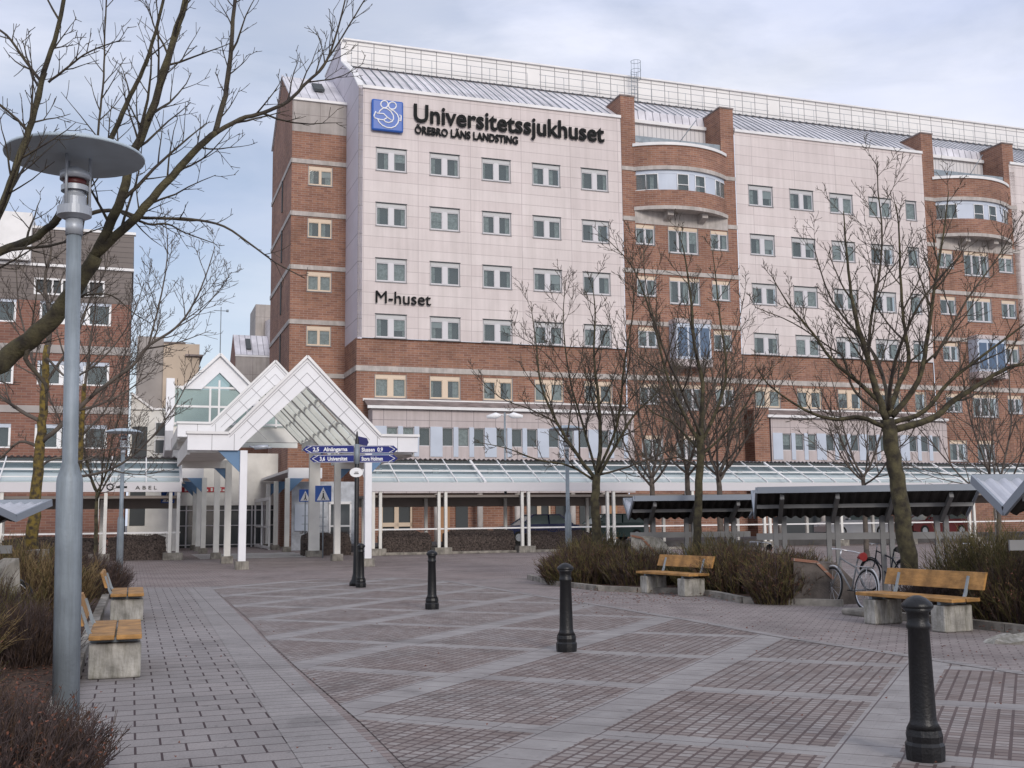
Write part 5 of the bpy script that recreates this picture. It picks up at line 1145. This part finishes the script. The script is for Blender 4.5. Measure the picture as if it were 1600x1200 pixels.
# big tree on the right
r3 = [([(1424, 905), (1412, 820), (1403, 760), (1394, 700), (1386, 655)], 0.1518, 0.1242, dict(big=True, spawn=False)),
      ([(1384, 668), (1345, 652), (1310, 655), (1275, 648), (1240, 630), (1200, 600), (1180, 570)], 0.0492, 0.0082, dict(big=True, Lk=.6)),
      ([(1385, 655), (1366, 600), (1352, 548), (1338, 500), (1330, 460), (1322, 385), (1318, 330)], 0.0697, 0.0098, dict(big=True, Lk=.6)),
      ([(1388, 650), (1406, 598), (1420, 565), (1412, 500), (1407, 435), (1405, 365), (1400, 320)], 0.0533, 0.0090, dict(big=True, Lk=.6)),
      ([(1356, 560), (1362, 490), (1374, 430), (1378, 362), (1372, 300), (1371, 252)], 0.0328, 0.0074, dict(Lk=.7)),
      ([(1394, 650), (1435, 594), (1450, 520), (1460, 450), (1474, 365), (1482, 300)], 0.0574, 0.0090, dict(big=True, Lk=.6)),
      ([(1396, 672), (1452, 656), (1492, 625), (1530, 600), (1575, 575), (1630, 560), (1690, 520)], 0.0656, 0.0164, dict(big=True, Lk=.5)),
      ([(1396, 660), (1445, 642), (1482, 598), (1530, 560), (1590, 515), (1650, 470)], 0.0492, 0.0098, dict(big=True, Lk=.55)),
      ([(1384, 640), (1345, 600), (1300, 562), (1270, 520), (1232, 475), (1205, 430)], 0.0451, 0.0074, dict(big=True, Lk=.6)),
      ([(1375, 645), (1335, 610), (1318, 560), (1300, 545), (1240, 505), (1180, 480)], 0.0287, 0.0070, dict(Lk=.6)),
      ([(1388, 640, -.5), (1400, 560, -1.2), (1440, 470, -1.8), (1500, 400, -2)], 0.0410, 0.0074, dict(Lk=.6)),
      ([(1388, 640, .6), (1370, 560, 1.4), (1300, 470, 2), (1270, 380, 2.2)], 0.0410, 0.0074, dict(Lk=.6)),
      ([(1460, 560, .3), (1510, 470, .6), (1560, 400, .8), (1600, 330, .8)], 0.0246, 0.0070, dict(Lk=.7)),
      ([(1400, 330, 0), (1395, 300, 0)], 0.0082, 0.0070, dict(lvl=3))]
px_tree('largest bare tree on the right, leaning trunk in front of the long shelter', (1424, 905), 19.5, r3, 41, m_='bark', mt='barkgreen', rmin=.0065, dens=1.0, up=.2)
r1 = [([(934, 900), (932, 830), (930, 780), (932, 742)], 0.1360, 0.1040, dict(big=True, spawn=False)),
      ([(930, 748), (905, 715), (870, 660), (845, 600), (838, 540), (830, 480)], 0.0576, 0.0086, dict(big=True, Lk=.6)),
      ([(933, 745), (938, 690), (935, 620), (928, 560), (930, 490), (925, 440)], 0.0648, 0.0079, dict(big=True, Lk=.6)),
      ([(934, 745), (960, 700), (990, 650), (1030, 610), (1070, 560)], 0.0504, 0.0086, dict(big=True, Lk=.6)),
      ([(928, 750), (890, 728), (840, 718), (790, 700), (740, 690)], 0.0360, 0.0072, dict(big=True, Lk=.55)),
      ([(932, 740, .5), (910, 660, 1.2), (890, 590, 1.8), (880, 500, 2), (885, 430, 2)], 0.0432, 0.0072, dict(big=True, Lk=.6)),
      ([(934, 738, -.5), (965, 660, -1.2), (975, 570, -1.8), (990, 480, -2), (985, 400, -2)], 0.0432, 0.0072, dict(big=True, Lk=.6)),
      ([(870, 660), (830, 640), (780, 620), (740, 580)], 0.0252, 0.0070, dict(Lk=.7)),
      ([(936, 742), (980, 730), (1030, 710), (1075, 690)], 0.0324, 0.0070, dict(Lk=.6)),
      ([(905, 715, .4), (900, 640, .6), (860, 560, .8), (800, 520, 1)], 0.0252, 0.0070, dict(Lk=.7))]
px_tree('bare tree in the right planting bed beside the small street lamp', (934, 900), 29.5, r1, 42, m_='bark', mt='barkgreen', rmin=.0085, up=.2)
r2 = [([(1088, 900), (1090, 830), (1092, 770), (1095, 700), (1093, 670)], 0.1008, 0.0864, dict(big=True, spawn=False)),
      ([(1092, 690), (1065, 640), (1040, 580), (1020, 500), (990, 420), (945, 370)], 0.0495, 0.0073, dict(big=True, Lk=.55)),
      ([(1094, 680), (1098, 600), (1085, 540), (1080, 470), (1070, 400), (1064, 375)], 0.0594, 0.0073, dict(big=True, Lk=.55)),
      ([(1096, 690), (1120, 640), (1135, 580), (1125, 500), (1118, 430), (1112, 385)], 0.0462, 0.0073, dict(big=True, Lk=.55)),
      ([(1097, 710), (1130, 680), (1160, 640), (1185, 600), (1210, 570)], 0.0330, 0.0070, dict(big=True, Lk=.6)),
      ([(1090, 700, .5), (1050, 660, 1), (1015, 640, 1.4), (975, 590, 1.6)], 0.0330, 0.0070, dict(big=True, Lk=.65)),
      ([(1094, 680, -.6), (1060, 600, -1.3), (1035, 540, -1.8), (1010, 450, -2), (1005, 380, -2)], 0.0363, 0.0070, dict(Lk=.6)),
      ([(1094, 670, .6), (1120, 590, 1.2), (1150, 520, 1.8), (1165, 450, 2)], 0.0330, 0.0070, dict(Lk=.6)),
      ([(1092, 730), (1060, 715), (1020, 720), (980, 700)], 0.0264, 0.0070, dict(Lk=.6))]
px_tree('bare tree with upright limbs behind the bushes and smaller right bench', (1088, 900), 26, r2, 43, m_='bark', mt='barkgreen', rmin=.0075, up=.2, dens=.95)
for i, (px_, Y, h, hf, sp, r0_, lab) in enumerate([(1020, 44, 8.6, 3.2, 2.6, .13, 'farther bare tree rising behind the left shelter roof'), (1076, 47, 9, 3.6, 2.8, .14, 'farther bare tree hidden behind the upright limbed tree'), (1125, 45, 8.8, 3.3, 2.7, .14, 'farther dark bare tree just right of the upright limbed tree'),
        (1352, 40, 7.0, 3.0, 2.6, .10, 'small farther bare tree left of the largest right trunk'), (1560, 38, 8.2, 2.4, 3.0, .09, 'vase shaped bare tree behind the corrugated shelter roof at right')]):
    auto_tree(at(px_, 810, Y).x, Y, h, hf, sp, r0_, 60 + i, lab, nl=6, rmin=.010, dens=.55, mt='barkfar')
# ------------------------------------------------------------------ shrubs
def shrub(x, y, rx, ry, h, n, mats_, label, seed, group='bare shrubs in the planting beds', arch=.3, tw=.0045, leaf=0):
    r = random.Random(seed); e = MB(); mi_n = len(mats_)
    for i in range(n):
        a = r.uniform(0, 2 * pi); q_ = sqrt(r.random()); bx, by = q_ * rx * .8 * cos(a), q_ * ry * .8 * sin(a)
        out_ = V((bx / rx, by / ry, 0)); hh = h * (1 - .45 * q_ ** 2) * r.uniform(.55, 1.08)
        d = V((out_.x * arch + r.gauss(0, .16), out_.y * arch + r.gauss(0, .16), 1)).normalized(); p = V((bx, by, 0)); pts = [p]
        k = 4
        for j in range(k):
            d = (d + rvec(r) * .16 + V((out_.x, out_.y, 0)) * .05).normalized(); pts.append(pts[-1] + d * hh / k)
        mi = r.choices(range(mi_n), weights=[w_ for _, w_ in mats_])[0]
        e.tube(pts, [tw * 1.3, tw, tw * .9, tw * .75, tw * .5], 3, mi, False)
        for j in range(5):
            t = r.uniform(.3, .98) * k; b = int(t); s_ = pts[b].lerp(pts[min(b + 1, k)], t - b); dd_ = (d + rvec(r) * .75 + V((0, 0, .2))).normalized() * hh * r.uniform(.1, .28)
            e.tube([s_, s_ + dd_ * .5 + rvec(r) * .01, s_ + dd_], [tw * .75, tw * .6, tw * .4], 3, mi, False)
            if leaf and r.random() < leaf:
                c = s_ + dd_; u_ = rvec(r) * .018; v_ = rvec(r) * .014; e.face([c, c + u_, c + u_ + v_, c + v_], mi_n)
    o = e.build('shrub', [M[m_] for m_, _ in mats_] + [M['leafred']], None, (x, y, 0)); tag(o, label, 'shrub', group); return o
PUR = [('twigpurple', 5), ('twigred', 3)]; RED = [('twigred', 5), ('twigpurple', 2), ('twigolive', 4)]; OLI = [('twigolive', 8), ('twigred', 2), ('twigstraw', 1)]; STR = [('twigstraw', 4), ('twigolive', 2), ('twigred', 3)]
shrub(-3.55, 6.9, 1.15, 1.0, .62, 2600, PUR, 'dense dark purple shrub filling the bottom left corner', 1, tw=.0035, arch=.55, leaf=.15)
shrub(-4.35, 8.1, .7, .7, .66, 1100, PUR, 'dark shrub around the foot of the big street lamp', 2, tw=.0035, arch=.5, leaf=.15)
shrub(-5.5, 9.4, 1.2, 1.0, .8, 2200, RED, 'wide dark red shrub at the left edge below the straw stems', 3, tw=.004, arch=.5, leaf=.2)
shrub(-6.6, 11.8, 1.1, 1.0, 1.15, 1300, STR, 'straw coloured shrub with long stems left of the big lamp', 4, tw=.0045, arch=.7)
shrub(-5.6, 12.7, .6, .7, .75, 900, PUR, 'small purple shrub behind the nearest left bench', 5, tw=.004)
shrub(-7.7, 15.6, 1.2, 1.1, .95, 1500, RED, 'brown shrub between the two left benches', 6, tw=.005)
shrub(-8.6, 20.0, 1.1, 1.2, 1.25, 1500, STR, 'olive brown shrub behind the farther left bench', 7, tw=.006, leaf=.1)
shrub(-9.4, 24.3, 1.0, 1.1, 1.0, 1500, PUR, 'rounded purple shrub at the far end of the left bed', 8, tw=.006, arch=.45)
shrub(-11.5, 25.5, 1.5, 1.3, 1.3, 1200, OLI, 'olive shrub below the lichen covered tree', 9, tw=.007)
shrub(-10.4, 17.6, 1.3, 1.2, 1.1, 1000, STR, 'straw coloured shrub before the left bicycle shelter', 10, tw=.006)
shrub(1.75, 27.6, 1.15, 1.3, 1.0, 2500, RED, 'red brown shrub at the left tip of the right bed', 11, tw=.006, leaf=.25, arch=.5)
shrub(2.3, 30.0, 1.2, 1.1, 1.25, 1300, OLI, 'olive green shrub at the foot of the tree by the small lamp', 12, tw=.007)
shrub(3.1, 26.6, 1.1, 1.0, .95, 2100, RED, 'dark red shrub left of the low concrete wall', 13, tw=.006, leaf=.2)
shrub(4.75, 25.4, 1.3, 1.2, 1.15, 1600, OLI, 'olive shrub around the upright limbed tree', 14, tw=.007)
shrub(4.7, 23.4, .95, .8, 1.0, 2300, RED, 'dark reddish shrub right of the smaller right bench', 15, tw=.006, leaf=.3, arch=.45)
shrub(5.6, 22.6, .9, .9, .95, 2300, RED, 'dark reddish shrub touching the dark low wall', 16, tw=.006, leaf=.3)
shrub(6.75, 17.75, .6, .5, .72, 1300, PUR, 'purple brown shrub left behind the near right bench', 17, tw=.005, arch=.45)
shrub(7.9, 18.4, 1.0, 1.0, 1.45, 1200, OLI, 'tall olive shrub at the foot of the largest right tree', 18, tw=.006)
shrub(7.5, 16.1, 1.0, .9, 1.05, 2500, RED, 'dark shrub directly behind the near right bench', 19, tw=.005, leaf=.25)
shrub(8.3, 14.9, 1.1, 1.0, 1.15, 2900, RED, 'dark shrub right of the near bench at the picture edge', 20, tw=.005, leaf=.3, arch=.45)
shrub(9.3, 17.0, 1.1, 1.0, 1.5, 1200, OLI, 'tall olive shrub below the corrugated shelter roof at right', 21, tw=.006)
shrub(4.95, 20.75, .62, .5, .9, 1500, RED, 'low dark shrub growing in front of the dark low wall', 22, tw=.0055, leaf=.3, arch=.45)
# dead leaves lying on the soil and paving edges
r = random.Random(5); q = MB()
def leafat(x, y, s_=.03):
    a = r.uniform(0, 6.28); c, d = cos(a) * s_, sin(a) * s_; q.face([(x, y, .056), (x + c, y + d, .07), (x + c - d, y + d + c, .06), (x - d, y + c, .066)])
for i in range(1400): y = r.uniform(6.0, 20); leafat(-3.5 - (y - 8.2) * .335 - abs(r.gauss(0, .8)) - .1, y, r.uniform(.015, .035))
for i in range(900): leafat(r.uniform(1.0, 6.6), r.uniform(20.5, 29), r.uniform(.02, .045))
for i in range(700): leafat(r.uniform(6.4, 9), r.uniform(13.4, 18), r.uniform(.02, .04))
for i in range(150):
    y = r.uniform(7, 24); leafat(6.6 - (y - 8) * .28 - abs(r.gauss(0, 1.2)), y, r.uniform(.012, .03))
for i in range(90): leafat(r.uniform(-4, 4), r.uniform(6, 22), r.uniform(.01, .022))
q.v = [(x, y, z) for x, y, z in q.v]; o = q.build('fallen_leaves', M['leafred']); tag(o, kind='stuff')
